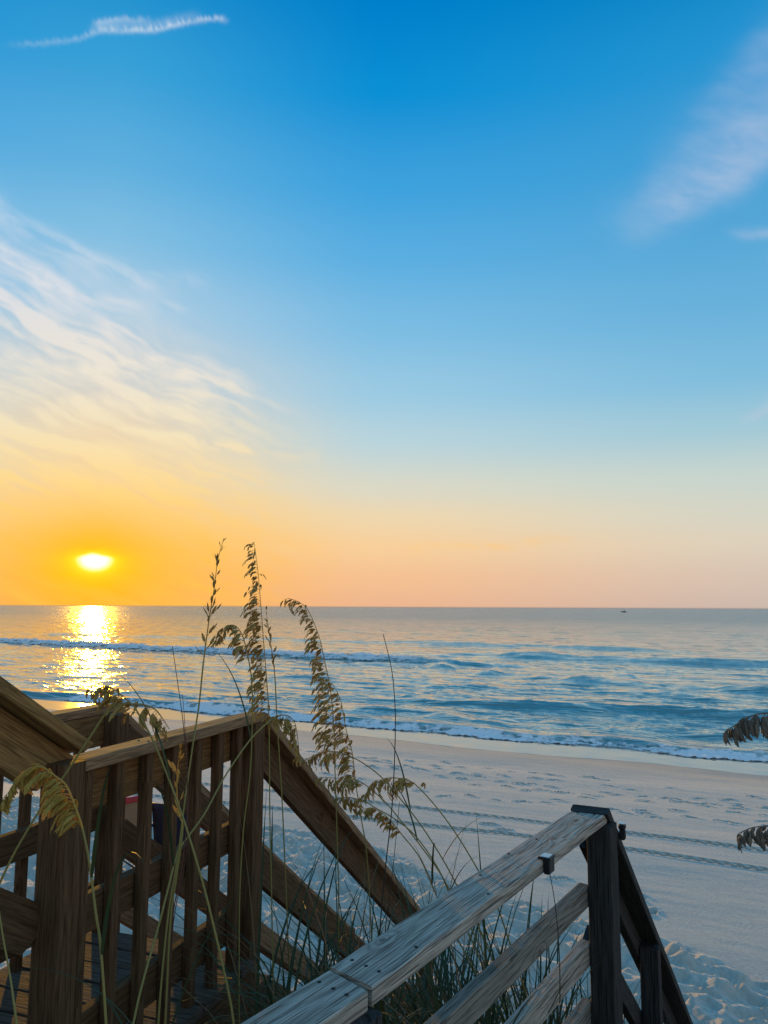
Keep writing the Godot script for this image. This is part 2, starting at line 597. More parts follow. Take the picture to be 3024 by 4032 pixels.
func stamp_prints(h: PackedFloat32Array, us: PackedFloat32Array, ss: PackedFloat32Array) -> PackedFloat32Array:
	var nu := us.size()
	var du := us[1] - us[0]
	var ds := ss[1] - ss[0]
	for p in prints:
		if p.x < us[0] + 0.4 or p.x > us[nu - 1] - 0.4 or p.y < ss[0] + 0.4 or p.y > ss[ss.size() - 1] - 0.4:
			continue
		var ci := int((p.x - us[0]) / du)
		var cj := int((p.y - ss[0]) / ds)
		var ri := int(0.34 / du)
		var rj := int(0.34 / ds)
		var c := cos(p.z)
		var sn := sin(p.z)
		for j in range(maxi(cj - rj, 0), mini(cj + rj + 1, ss.size())):
			for i in range(maxi(ci - ri, 0), mini(ci + ri + 1, nu)):
				var x := us[i] - p.x
				var y := ss[j] - p.y
				var a := (x * c + y * sn) / 0.145
				var b := (-x * sn + y * c) / (0.062 - 0.012 * a)
				var q := a * a + b * b
				if q < 2.6:
					h[j * nu + i] += p.w * (-smoothstep(1.25, 0.55, q) * (1.0 - 0.3 * exp(-a * a * 8.0)) + 0.35 * exp(-pow(q - 1.5, 2.0) * 3.0))
	return h


func beach() -> void:
	# footprints: several people walked along the shore, a few up to the stairs
	for walk in [[19.6, -16.0, 9.0, 1], [20.3, -15.0, 3.0, 1], [21.2, -18.0, 9.0, -1], [18.3, -14.0, 4.0, 1], [19.0, -4.0, 9.0, 1], [22.0, -13.0, -4.0, 1], [17.4, -3.0, 8.0, 1], [20.9, -8.0, 9.0, -1]]:
		var u: float = walk[1]
		var side := 1.0
		while u < walk[2]:
			var s: float = walk[0] + noise(49).get_noise_2d(u * 0.15, walk[0] * 7.0) * 1.6 + side * 0.09
			if rng.randf() < 0.86:
				prints.append(Vector4(u, s, rng.randfn(0.0, 0.3), rng.randf_range(0.045, 0.085)))
			u += rng.randf_range(0.55, 0.8)
			side = -side
	for k in 50:
		prints.append(Vector4(rng.randf_range(-20.0, 8.0), rng.randf_range(17.0, 22.5), rng.randfn(0.0, 0.5), rng.randf_range(0.04, 0.09)))
	for p in [[-1.96, 12.85, 1.2], [-1.93, 12.32, 1.3], [-1.70, 11.85, 1.4], [-2.2, 11.4, 1.3], [-5.3, 15.4, 0.2], [-4.9, 15.1, 0.4], [-3.2, 12.6, 0.5], [-1.3, 9.9, 1.2]]:
		prints.append(Vector4(p[0], p[1], p[2], 0.07))
	var m := ArrayMesh.new()
	grid(m, steps(-13.0, 8.0, 0.042), steps(-2.0, 13.2, 0.042), sand_height, stamp_prints, Vector2.ONE, null, true)
	grid(m, steps(-20.0, 7.5, 0.025), steps(13.2, 17.0, 0.025), sand_height, stamp_prints, Vector2.ONE, null, true)
	grid(m, steps(-30.0, 10.0, 0.06), steps(17.0, 24.0, 0.05), sand_height, stamp_prints, Vector2.ONE, null, true)
	grid(m, steps(-120.0, 40.0, 0.5), steps(24.0, 31.0, 0.25), sand_height, null, Vector2.ONE, null, true)
	grid(m, steps(-260.0, -13.0, 1.0), steps(-2.0, 13.2, 0.4), sand_height, null, Vector2.ONE, null, true)
	grid(m, steps(-260.0, -20.0, 1.0), steps(13.2, 17.0, 0.2), sand_height, null, Vector2.ONE, null, true)
	grid(m, steps(-260.0, -30.0, 1.0), steps(17.0, 24.0, 0.5), sand_height, null, Vector2.ONE, null, true)
	grid(m, steps(8.0, 120.0, 0.5), steps(-2.0, 13.2, 0.2), sand_height, null, Vector2.ONE, null, true)
	grid(m, steps(7.5, 120.0, 0.5), steps(13.2, 17.0, 0.1), sand_height, null, Vector2.ONE, null, true)
	grid(m, steps(10.0, 120.0, 0.5), steps(17.0, 24.0, 0.5), sand_height, null, Vector2.ONE, null, true)
	grid(m, steps(-260.0, -120.0, 2.0), steps(24.0, 31.0, 0.5), sand_height, null, Vector2.ONE, null, true)
	grid(m, steps(40.0, 120.0, 2.0), steps(24.0, 31.0, 0.5), sand_height, null, Vector2.ONE, null, true)
	grid(m, steps(-260.0, 120.0, 1.5), steps(-80.0, -2.0, 1.5), func(u, s): return sand_height(u, -2.0) - 0.1 + smoothstep(-2.0, -14.0, s) * 2.0 + noise(50).get_noise_2d(u * 0.1, s * 0.1) * smoothstep(-2.0, -8.0, s), null, Vector2.ONE, null, true)
	structure("beach_sand", m, M.sand, "pale beach sand, trampled at the dune foot, with footprints and a pair of tyre tracks")
	# the film of the last wave running up the sand
	var f := ArrayMesh.new()
	var edge := func(u): return 26.15 + noise(51, 2).get_noise_2d(u * 0.09, 1.0) * 1.0 + 0.25 * sin(u * 0.21)
	var film := func(u, k): return at_us(u, lerpf(edge.call(u), 30.4, k), 0.0)
	var us := steps(-110.0, 40.0, 0.15)
	var v := PackedVector3Array()
	var n := PackedVector3Array()
	var idx := PackedInt32Array()
	for i in us.size():
		for k in 17:
			var p: Vector3 = film.call(us[i], k / 16.0)
			var q := to_us(p)
			p.y = beach_base(q.x, q.y) + 0.004 + 0.03 * smoothstep(0.0, 0.1, k / 16.0) + noise(52, 2).get_noise_2d(q.x * 0.5, q.y * 1.4) * 0.004
			v.append(p)
			var tilt := noise(53, 2).get_noise_2d(q.x * 0.7, q.y * 2.2) * 0.02 - 0.01
			n.append(Vector3(-seaward.x * tilt, 1.0, -seaward.y * tilt).normalized())
			if i and k:
				var a := (i - 1) * 17 + k - 1
				idx.append_array([a, a + 1, a + 17, a + 17, a + 1, a + 18])
	var arr := []
	arr.resize(Mesh.ARRAY_MAX)
	arr[Mesh.ARRAY_VERTEX] = v
	arr[Mesh.ARRAY_NORMAL] = n
	arr[Mesh.ARRAY_INDEX] = idx
	f.add_surface_from_arrays(Mesh.PRIMITIVE_TRIANGLES, arr)
	structure("wet_sand", f, M.wet, "glossy wet sand under the last run of the waves")


# ---------------------------------------------------------------- sea
func swell(u: float, s: float) -> float:
	var h := 0.0
	var w := noise(61, 2).get_noise_2d(u * 0.07, 0.0)
	# the shore break
	var d := s - shore_break(u)
	var a := 0.24 + noise(62).get_noise_2d(u * 0.16, 4.0) * 0.10 + 0.16 * exp(-pow((u + 23.0) / 3.0, 2.0))
	h += a * exp(-pow(d / (0.42 if d < 0.0 else 1.5), 2.0))
	# a swell about to break further right
	d = s - (40.0 + (u + 5.6) * 0.02 + w * 1.6)
	h += 0.46 * smoothstep(-21.0, -9.0, u) * (0.8 + 0.4 * noise(63).get_noise_2d(u * 0.2, 1.0)) * exp(-pow(d / (0.9 if d < 0.0 else 2.2), 2.0))
	d = s - (35.0 + noise(64).get_noise_2d(u * 0.05, 8.0) * 3.0)
	h += 0.13 * exp(-pow(d / (0.6 if d < 0.0 else 1.2), 2.0)) * clampf(0.4 + noise(63).get_noise_2d(u * 0.13, 9.0) * 1.6, 0.0, 1.2)
	d = s - (47.0 + noise(64).get_noise_2d(u * 0.05, 18.0) * 4.0)
	h += 0.20 * exp(-pow(d / (0.8 if d < 0.0 else 1.8), 2.0)) * clampf(0.4 + noise(63).get_noise_2d(u * 0.09, 19.0) * 1.6, 0.0, 1.2)
	d = s - (55.0 - (u + 7.8) * 0.3 + w * 3.0)
	h += 0.36 * smoothstep(-40.0, -20.0, u) * clampf(0.6 + noise(63).get_noise_2d(u * 0.15, 29.0) * 1.4, 0.0, 1.2) * exp(-pow(d / (1.2 if d < 0.0 else 2.6), 2.0))
	# the line of white water and the swells beyond it
	d = s - outer_break(u)
	h += 0.50 * (1.0 - smoothstep(-30.0, -14.0, u)) * exp(-pow(d / (1.0 if d < 0.0 else 3.0), 2.0))
	d = s - (77.0 + w * 2.0)
	h += 0.55 * smoothstep(-46.0, -28.0, u) * clampf(0.75 + noise(63).get_noise_2d(u * 0.06, 39.0), 0.2, 1.2) * exp(-pow(d / (1.6 if d < 0.0 else 4.0), 2.0))
	d = s - (98.0 + w * 4.0)
	h += 0.40 * clampf(0.5 + noise(63).get_noise_2d(u * 0.03, 49.0) * 1.4, 0.0, 1.2) * exp(-pow(d / (2.5 if d < 0.0 else 5.0), 2.0))
	return h


func shore_break(u: float) -> float:
	return 29.9 - (u + 8.0) * 0.04 + noise(65, 2).get_noise_2d(u * 0.12, 0.0) * 0.7


func outer_break(u: float) -> float:
	return 64.5 - (u + 24.0) * 0.115 + noise(66, 2).get_noise_2d(u * 0.05, 0.0) * 1.6


func sea_height(u: float, s: float) -> float:
	var far := smoothstep(28.5, 33.5, s)
	var h := swell(u, s)
	var wu := u + noise(67).get_noise_2d(u * 0.1, s * 0.1) * 2.0
	var ws := s + noise(68).get_noise_2d(u * 0.1, s * 0.1) * 1.4
	var chop := 0.13 * noise(69, 3).get_noise_2d(wu * 0.12, ws * 0.42) + 0.05 * noise(70, 3).get_noise_2d(wu * 0.36, ws * 1.25)
	if s < 90.0:
		chop += 0.020 * noise(76, 2).get_noise_2d(wu * 1.1, ws * 3.2)
	h += chop * (0.22 + 0.78 * far)
	if s > 90.0:
		var q := smoothstep(90.0, 160.0, s)
		h += q * (0.30 * noise(77, 3).get_noise_2d(wu * 0.03, ws * 0.085) + 0.7 * noise(78, 3).get_noise_2d(wu * 0.008, ws * 0.022) * smoothstep(150.0, 500.0, s))
	return h - 0.03


func sea() -> void:
	# rows close up towards the shore, columns fan out with distance
	var az := PackedFloat32Array()
	for a in steps(-89.0, -40.0, 1.0):
		az.append(a)
	for a in steps(-39.9, 33.0, 0.075):
		az.append(a)
	for a in steps(34.0, 89.0, 1.0):
		az.append(a)
	# measured from the shore's normal, in the (u, s) plane
	var rows := PackedFloat32Array()
	var s := 28.4
	while s < 9000.0:
		rows.append(s)
		s += clampf(s * s * 0.00011, 0.085, 400.0)
	var nu := az.size()
	var v := PackedVector3Array()
	var uv := PackedVector2Array()
	var hs := PackedFloat32Array()
	var ks := PackedFloat32Array()
	for a in az:
		ks.append(tan(deg_to_rad(clampf(a - 20.0, -84.0, 84.0))))
	v.resize(nu * rows.size())
	uv.resize(nu * rows.size())
	for j in rows.size():
		for i in nu:
			var u := ks[i] * rows[j]
			var h := sea_height(u, rows[j]) if rows[j] < 1200.0 else 0.0
			v[j * nu + i] = at_us(u, rows[j], h)
			uv[j * nu + i] = Vector2(u / 9.0, rows[j] / 5.5)
	var n := PackedVector3Array()
	n.resize(v.size())
	for j in rows.size():
		for i in nu:
			var du := v[j * nu + mini(i + 1, nu - 1)] - v[j * nu + maxi(i - 1, 0)]
			var ds := v[mini(j + 1, rows.size() - 1) * nu + i] - v[maxi(j - 1, 0) * nu + i]
			n[j * nu + i] = du.cross(ds).normalized()
	# near the shore, beyond the outer break, and the open water out to the horizon: ripples too far to see one by one roughen the surface
	var bands := [[0.0, 80.0, M.water]]
	for k in 8:
		bands.append([80.0 * pow(1.22, k), 80.0 * pow(1.22, k + 1) if k < 7 else 1e9, M.far_water[k]])
	var sea_node: MeshInstance3D
	for band in bands:
		var idx := PackedInt32Array()
		for j in range(1, rows.size()):
			if rows[j] > band[0] and rows[j] <= band[1]:
				for i in range(1, nu):
					var c := (j - 1) * nu + i - 1
					idx.append_array([c, c + nu, c + 1, c + 1, c + nu, c + nu + 1])
		var arr := []
		arr.resize(Mesh.ARRAY_MAX)
		arr[Mesh.ARRAY_VERTEX] = v
		arr[Mesh.ARRAY_NORMAL] = n
		arr[Mesh.ARRAY_TEX_UV] = uv
		arr[Mesh.ARRAY_INDEX] = idx
		var m := ArrayMesh.new()
		m.add_surface_from_arrays(Mesh.PRIMITIVE_TRIANGLES, arr)
		if sea_node == null:
			sea_node = structure("sea", m, band[2], "blue green sea with low swells running to the shore")
		else:
			put(sea_node, "open_water", m, band[2])

	# white water: lumps of froth on the breaking crests
	var f := ArrayMesh.new()
	var lump := func(u, s): return maxf(sea_height(u, s), beach_base(u, s) + 0.036) + 0.012 + 0.08 * maxf(0.0, noise(71, 4).get_noise_2d(u * 3.6, s * 4.6) + 0.3)
	var on_shore := func(u, s):
		var d: float = s - shore_break(u) + noise(72, 3).get_noise_2d(u * 0.9, s * 0.9) * 0.35
		var amount := 0.95 + noise(73, 2).get_noise_2d(u * 0.22, 0.0) * 0.7
		var band := smoothstep(-1.45, -1.0, d) * smoothstep(0.12, -0.55, d)
		return smoothstep(0.2, 0.75, band * (amount + noise(74, 5).get_noise_2d(u * 1.8, s * 4.0) * 0.9)) * 0.97
	grid(f, steps(-34.0, 9.0, 0.05), steps(27.9, 31.6, 0.045), lump, null, Vector2.ONE, on_shore)
	structure("surf", f, M.foam, "white froth of the small wave breaking at the water's edge")
	var g := ArrayMesh.new()
	var lump2 := func(u, s): return sea_height(u, s) + 0.02 + 0.16 * maxf(0.0, noise(75, 4).get_noise_2d(u * 1.6, s * 2.4) + 0.3)
	var on_outer := func(u, s):
		var d: float = s - outer_break(u) + noise(72, 3).get_noise_2d(u * 0.4, s * 0.4) * 0.6
		var band := smoothstep(-2.0, -0.9, d) * smoothstep(0.4, -0.2, d) * (1.0 - smoothstep(-36.0, -20.0, u))
		return smoothstep(0.2, 0.7, band * (0.72 + noise(74, 4).get_noise_2d(u * 0.6, s * 1.8) * 0.9)) * 0.9
	grid(g, steps(-150.0, -18.0, 0.15), steps(61.0, 82.0, 0.15), lump2, null, Vector2.ONE, on_outer)
	structure("surf_line", g, M.foam, "long line of white water on the outer breaking wave")


# ---------------------------------------------------------------- boards
func beam(parent: Node, called: String, a: Vector3, b: Vector3, wide: float, high: float, material: Material, seg := 1, plumb := false, skew_a := 0.0, skew_b := 0.0, side_hint := Vector3.RIGHT) -> MeshInstance3D:
	# a sawn board from a to b along its middle: eased edges, a little unevenness, grain along its length; plumb ends stand upright on a slope
	var axis := (b - a).normalized()
	var side := (side_hint - axis * side_hint.dot(axis)).normalized()
	var up := side.cross(axis).normalized()
	if up.y < 0.0 and absf(up.y) > 0.2:
		up = -up
	var long := a.distance_to(b)
	var c := minf(0.0035, minf(wide, high) * 0.12)
	var hw := wide * 0.5
	var hh := high * 0.5
	var prof := [Vector2(-hw + c, hh), Vector2(hw - c, hh), Vector2(hw, hh - c), Vector2(hw, -hh + c), Vector2(hw - c, -hh), Vector2(-hw + c, -hh), Vector2(-hw, -hh + c), Vector2(-hw, hh - c)]
	var slope := 0.0
	if plumb:
		slope = axis.y / maxf(0.05, Vector2(axis.x, axis.z).length())
	var around := [0.0]
	for k in 8:
		around.append(around[k] + prof[k].distance_to(prof[(k + 1) % 8]))
	var u0 := rng.randf() * 1.7
	var v0 := rng.randf() * 0.5
	var rings := []
	for i in seg + 1:
		var t := float(i) / seg
		var ring := []
		for k in 8:
			var q: Vector2 = prof[k]
			var along_it := t * long - slope * q.y * 1.0 + lerpf(skew_a, skew_b, t) * q.x / hw
			var j := Vector2(rng.randf_range(-1, 1), rng.randf_range(-1, 1)) * (0.0011 if seg > 1 else 0.0004)
			ring.append(a + axis * along_it + side * (q.x + j.x) + up * (q.y + j.y))
		rings.append(ring)
	var st := SurfaceTool.new()
	st.begin(Mesh.PRIMITIVE_TRIANGLES)
	st.set_smooth_group(-1)
	for i in seg:
		for k in 8:
			var k1 := (k + 1) % 8
			var p := [rings[i][k], rings[i][k1], rings[i + 1][k1], rings[i + 1][k]]
			var uu0 := (u0 + long * i / seg) / 1.7
			var uu1 := (u0 + long * (i + 1) / seg) / 1.7
			var vv0: float = (v0 + around[k]) / 0.5
			var vv1: float = (v0 + around[k + 1]) / 0.5
			var uvs := [Vector2(uu0, vv0), Vector2(uu0, vv1), Vector2(uu1, vv1), Vector2(uu1, vv0)]
			_quad(st, p, uvs, (side * (prof[k] + prof[k1]).x + up * (prof[k] + prof[k1]).y))
	for e in 2:
		var ring: Array = rings[0] if e == 0 else rings[seg]
		for k in range(1, 7):
			var out := axis * (-1.0 if e == 0 else 1.0)
			_tri(st, ring[0], ring[k], ring[k + 1], Vector2(u0, v0), Vector2(u0 + 0.01, v0 + 0.05), Vector2(u0 + 0.02, v0 + 0.1), out)
	st.generate_normals()
	return put(parent, called, st.commit(), material)


func _tri(st: SurfaceTool, a: Vector3, b: Vector3, c: Vector3, ua: Vector2, ub: Vector2, uc: Vector2, out: Vector3) -> void:
	var flip := (b - a).cross(c - a).dot(out) > 0.0 # front faces run clockwise
	var pts := [a, c, b] if flip else [a, b, c]
	var uvs := [ua, uc, ub] if flip else [ua, ub, uc]
	for i in 3:
		st.set_uv(uvs[i])
		st.add_vertex(pts[i])


func _quad(st: SurfaceTool, p: Array, uv: Array, out: Vector3) -> void:
	_tri(st, p[0], p[1], p[2], uv[0], uv[1], uv[2], out)
	_tri(st, p[0], p[2], p[3], uv[0], uv[2], uv[3], out)


func post(parent: Node, called: String, x: float, z: float, y0: float, y1: float, size: float, material: Material, seg := 4) -> MeshInstance3D:
	return beam(parent, called, Vector3(x, y0, z), Vector3(x, y1, z), size, size, material, seg)


var screw_mesh: CylinderMesh


func screw(parent: Node, at: Vector3, up := Vector3.UP) -> void:
	if screw_mesh == null:
		screw_mesh = CylinderMesh.new()
		screw_mesh.top_radius = 0.0042
		screw_mesh.bottom_radius = 0.0042
		screw_mesh.height = 0.003
		screw_mesh.radial_segments = 8
		screw_mesh.rings = 1
	var basis := Basis()
	if up != Vector3.UP:
		basis = Basis(Quaternion(Vector3.UP, up.normalized()))
	put(parent, "screw", screw_mesh, M.screw, Transform3D(basis, at))


func near_stairway() -> void:
	# local axes: -z along the landing towards the sea, x to its right, y up from the boards of the landing
	var o := thing("beach_stairway", "brown wooden stairway with a railed landing and balusters, beyond the sea oats", "stairway", Vector3(-0.899, 3.55, -2.389), -deg_to_rad(19.7))
	var W := 0.74 # from rail to rail
	var L := 1.137
	var slope := 0.70 # the flight down to the beach
	var rise := 0.62 # the flight up to the house
	var down := func(x: float, y: float, r: float): return Vector3(x, y - slope * r, -L - r)
	var upw := func(x: float, y: float, r: float): return Vector3(x, y + rise * r, r)
	for side in 2:
		var x0 := 0.0 if side == 0 else -W
		var inn := -1.0 if side == 0 else 1.0
		var cap_x := x0 - (0.043 if side == 0 else 0.097)
		var sub_x := x0 - 0.075 if side == 0 else x0 - 0.065
		var bal_x := x0 - 0.036 if side == 0 else x0 - 0.104
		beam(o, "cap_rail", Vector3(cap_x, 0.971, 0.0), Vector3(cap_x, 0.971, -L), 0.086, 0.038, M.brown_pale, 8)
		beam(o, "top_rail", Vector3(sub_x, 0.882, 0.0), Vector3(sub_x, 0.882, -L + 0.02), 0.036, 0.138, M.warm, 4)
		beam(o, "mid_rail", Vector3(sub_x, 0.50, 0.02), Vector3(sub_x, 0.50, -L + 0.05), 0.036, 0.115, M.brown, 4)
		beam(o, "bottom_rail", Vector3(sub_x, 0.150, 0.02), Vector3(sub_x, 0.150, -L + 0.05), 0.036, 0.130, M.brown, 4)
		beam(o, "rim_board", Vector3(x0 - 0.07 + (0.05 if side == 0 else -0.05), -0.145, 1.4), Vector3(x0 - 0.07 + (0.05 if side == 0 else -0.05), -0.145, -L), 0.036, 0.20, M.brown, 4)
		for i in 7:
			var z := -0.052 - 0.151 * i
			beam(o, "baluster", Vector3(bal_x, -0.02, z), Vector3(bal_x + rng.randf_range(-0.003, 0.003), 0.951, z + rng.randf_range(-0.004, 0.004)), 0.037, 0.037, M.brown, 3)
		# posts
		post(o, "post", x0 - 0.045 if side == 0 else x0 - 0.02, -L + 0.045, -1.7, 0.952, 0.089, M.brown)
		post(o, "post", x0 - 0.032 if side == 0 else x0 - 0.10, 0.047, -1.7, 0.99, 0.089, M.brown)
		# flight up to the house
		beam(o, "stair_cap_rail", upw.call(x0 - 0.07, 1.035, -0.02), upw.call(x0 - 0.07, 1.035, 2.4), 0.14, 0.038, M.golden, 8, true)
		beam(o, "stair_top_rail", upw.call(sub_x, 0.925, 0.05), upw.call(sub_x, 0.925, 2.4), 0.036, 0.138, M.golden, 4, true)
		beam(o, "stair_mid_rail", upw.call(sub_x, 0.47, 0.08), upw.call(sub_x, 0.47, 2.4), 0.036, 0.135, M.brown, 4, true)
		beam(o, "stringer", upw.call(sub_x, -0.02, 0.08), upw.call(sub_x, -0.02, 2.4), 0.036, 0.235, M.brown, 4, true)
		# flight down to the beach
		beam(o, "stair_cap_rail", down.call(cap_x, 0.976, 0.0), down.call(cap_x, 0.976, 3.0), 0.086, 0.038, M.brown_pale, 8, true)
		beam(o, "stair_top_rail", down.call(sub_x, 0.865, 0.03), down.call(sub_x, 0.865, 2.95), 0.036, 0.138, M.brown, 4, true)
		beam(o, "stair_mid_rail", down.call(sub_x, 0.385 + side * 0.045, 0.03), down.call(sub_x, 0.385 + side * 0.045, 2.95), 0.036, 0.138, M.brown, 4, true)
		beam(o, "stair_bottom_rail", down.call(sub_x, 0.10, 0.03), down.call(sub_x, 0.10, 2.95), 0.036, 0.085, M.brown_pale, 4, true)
		beam(o, "stringer", down.call(sub_x - inn * 0.06, -0.22, 0.0), down.call(sub_x - inn * 0.06, -0.22, 3.0), 0.038, 0.235, M.brown, 4, true)
		for r in [1.55, 2.85]:
			var p: Vector3 = down.call(x0 - 0.02 if side == 1 else x0 - 0.12, 0.0, r)
			post(o, "stair_post", p.x, p.z, -2.9, p.y + (0.93 if r > 2.0 else 0.12), 0.089, M.brown)
		for r in [0.3, 1.0]:
			screw(o, Vector3(cap_x - 0.02, 0.9905, -r * L))
			screw(o, Vector3(cap_x + 0.02, 0.9905, -r * L))
	# boards of the landing, laid across it, their ends uneven
	var z := 0.52
	while z > -L - 0.02:
		beam(o, "deck_board", Vector3(-W - 0.16 + rng.randf_range(-0.01, 0.01), -0.019 + rng.randf_range(-0.002, 0.002), z), Vector3(0.015 + rng.randf_range(-0.012, 0.012), -0.019 + rng.randf_range(-0.002, 0.002), z + rng.randf_range(-0.004, 0.004)), 0.132, 0.034, M.deck, 4, false, 0.0, 0.0, Vector3.BACK)
		z -= 0.141
	for i in 11: # treads down
		var p: Vector3 = down.call(0.0, -0.19 - 0.0, 0.13 + i * 0.262)
		beam(o, "tread", Vector3(-W - 0.03, p.y + 0.05, p.z), Vector3(-0.09, p.y + 0.05, p.z), 0.26, 0.034, M.deck, 2, false, 0.0, 0.0, Vector3.BACK)
	for i in 7: # treads up
		beam(o, "tread", Vector3(-W - 0.03, 0.17 + i * 0.17, 0.55 + i * 0.275), Vector3(-0.09, 0.17 + i * 0.17, 0.55 + i * 0.275), 0.26, 0.034, M.deck, 2, false, 0.0, 0.0, Vector3.BACK)


func boardwalk_railing() -> void:
	# local axes: origin at the outer end of the top cap's inner edge, z back along the railing, x into the walkway, y up from its boards
	var o := thing("boardwalk_railing", "weathered grey railing of the near boardwalk, with stair rails going down to the sand", "railing", Vector3(0.825, 3.33, -2.948), -deg_to_rad(32.7))
	var cx := -0.061
	# cap in two lengths, butted over a post with an uneven gap
	beam(o, "cap_rail", Vector3(cx, 0.901, 0.0), Vector3(cx, 0.901, 1.551), 0.122, 0.038, M.grey, 14, false, 0.0, 0.012)
	beam(o, "cap_rail", Vector3(cx, 0.898, 1.562), Vector3(cx - 0.09, 0.898, 3.4), 0.122, 0.038, M.grey, 14, false, 0.012, 0.0)
	for x in [-0.10, -0.06, -0.024]:
		screw(o, Vector3(x, 0.9205, 1.505 + x * 0.15))
		screw(o, Vector3(x - 0.004, 0.9175, 1.615 + x * 0.15))
	for q in [[-0.02, 0.98], [-0.10, 0.86], [-0.018, 1.36], [-0.095, 0.45], [-0.03, 0.05], [-0.09, 0.06], [-0.11, 0.64]]:
		screw(o, Vector3(q[0], 0.9205, q[1]))
	# a knot that has fallen out, near the camera
	var knot := TorusMesh.new()
	knot.inner_radius = 0.005
	knot.outer_radius = 0.013
	knot.rings = 16
	knot.ring_segments = 6
	put(o, "knot", knot, M.grey_shaded, Transform3D(Basis.from_scale(Vector3(0.8, 0.12, 1.2)), Vector3(-0.085, 0.9175, 1.80)))
	# rails on the outer side of the posts
	for r in [[0.660, M.grey_green, 0.076], [0.462, M.grey, 0.080], [0.262, M.grey_green, 0.080], [0.075, M.grey_shaded, 0.09]]:
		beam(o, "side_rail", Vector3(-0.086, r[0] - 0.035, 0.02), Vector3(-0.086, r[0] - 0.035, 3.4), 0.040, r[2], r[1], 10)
	post(o, "post", -0.020, 0.0, -1.9, 0.881, 0.089, M.grey_shaded, 5)
	post(o, "post", -0.020, 1.60, -1.6, 0.878, 0.086, M.grey_shaded, 5)
	post(o, "post", -0.060, 3.2, -1.6, 0.878, 0.089, M.grey_shaded, 5)
	beam(o, "rim_board", Vector3(-0.087, -0.16, 0.0), Vector3(-0.087, -0.16, 3.4), 0.04, 0.19, M.grey_shaded, 4)
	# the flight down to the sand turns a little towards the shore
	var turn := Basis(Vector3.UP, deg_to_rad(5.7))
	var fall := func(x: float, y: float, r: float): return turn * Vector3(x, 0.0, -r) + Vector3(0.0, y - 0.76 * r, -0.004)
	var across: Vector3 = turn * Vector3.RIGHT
	beam(o, "stair_cap_rail", fall.call(-0.058, 0.916, -0.018), fall.call(-0.058, 0.916, 3.6), 0.135, 0.038, M.grey_shaded, 10, true, 0.0, 0.0, across)
	beam(o, "stair_top_rail", fall.call(-0.088, 0.838, 0.05), fall.call(-0.088, 0.838, 3.55), 0.038, 0.088, M.grey_shaded, 4, true, 0.0, 0.0, across)
	beam(o, "stair_mid_rail", fall.call(-0.088, 0.50, 0.05), fall.call(-0.088, 0.50, 3.55), 0.038, 0.088, M.grey_shaded, 4, true, 0.0, 0.0, across)
	beam(o, "stair_mid_rail", fall.call(-0.088, 0.22, 0.05), fall.call(-0.088, 0.22, 3.55), 0.038, 0.088, M.grey_shaded, 4, true, 0.0, 0.0, across)
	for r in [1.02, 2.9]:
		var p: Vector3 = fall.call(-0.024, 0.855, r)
		beam(o, "stair_post", Vector3(p.x, p.y - 2.1, p.z), Vector3(p.x, p.y, p.z), 0.085, 0.085, M.grey_shaded, 4, false, 0.0, 0.0, across)
	beam(o, "stringer", fall.call(-0.04, -0.2, 0.0), fall.call(-0.04, -0.2, 3.6), 0.04, 0.235, M.grey_shaded, 4, true, 0.0, 0.0, across)
	beam(o, "stringer", fall.call(1.16, -0.2, 0.0), fall.call(1.16, -0.2, 3.6), 0.04, 0.235, M.grey_shaded, 4, true, 0.0, 0.0, across)
	for i in 12:
		var q: Vector3 = fall.call(0.0, -0.13, 0.15 + i * 0.25)
		var c: Vector3 = turn * Vector3(0.56, 0.0, 0.0) + q
		beam(o, "tread", c - across * 0.6, c + across * 0.6, 0.25, 0.036, M.deck, 2, false, 0.0, 0.0, turn * Vector3.BACK)
	var z := 0.07
	while z < 4.2:
		beam(o, "deck_board", Vector3(-0.12, -0.019, z), Vector3(1.3, -0.019, z), 0.135, 0.036, M.deck, 4, false, 0.0, 0.0, Vector3.BACK)
		z += 0.141


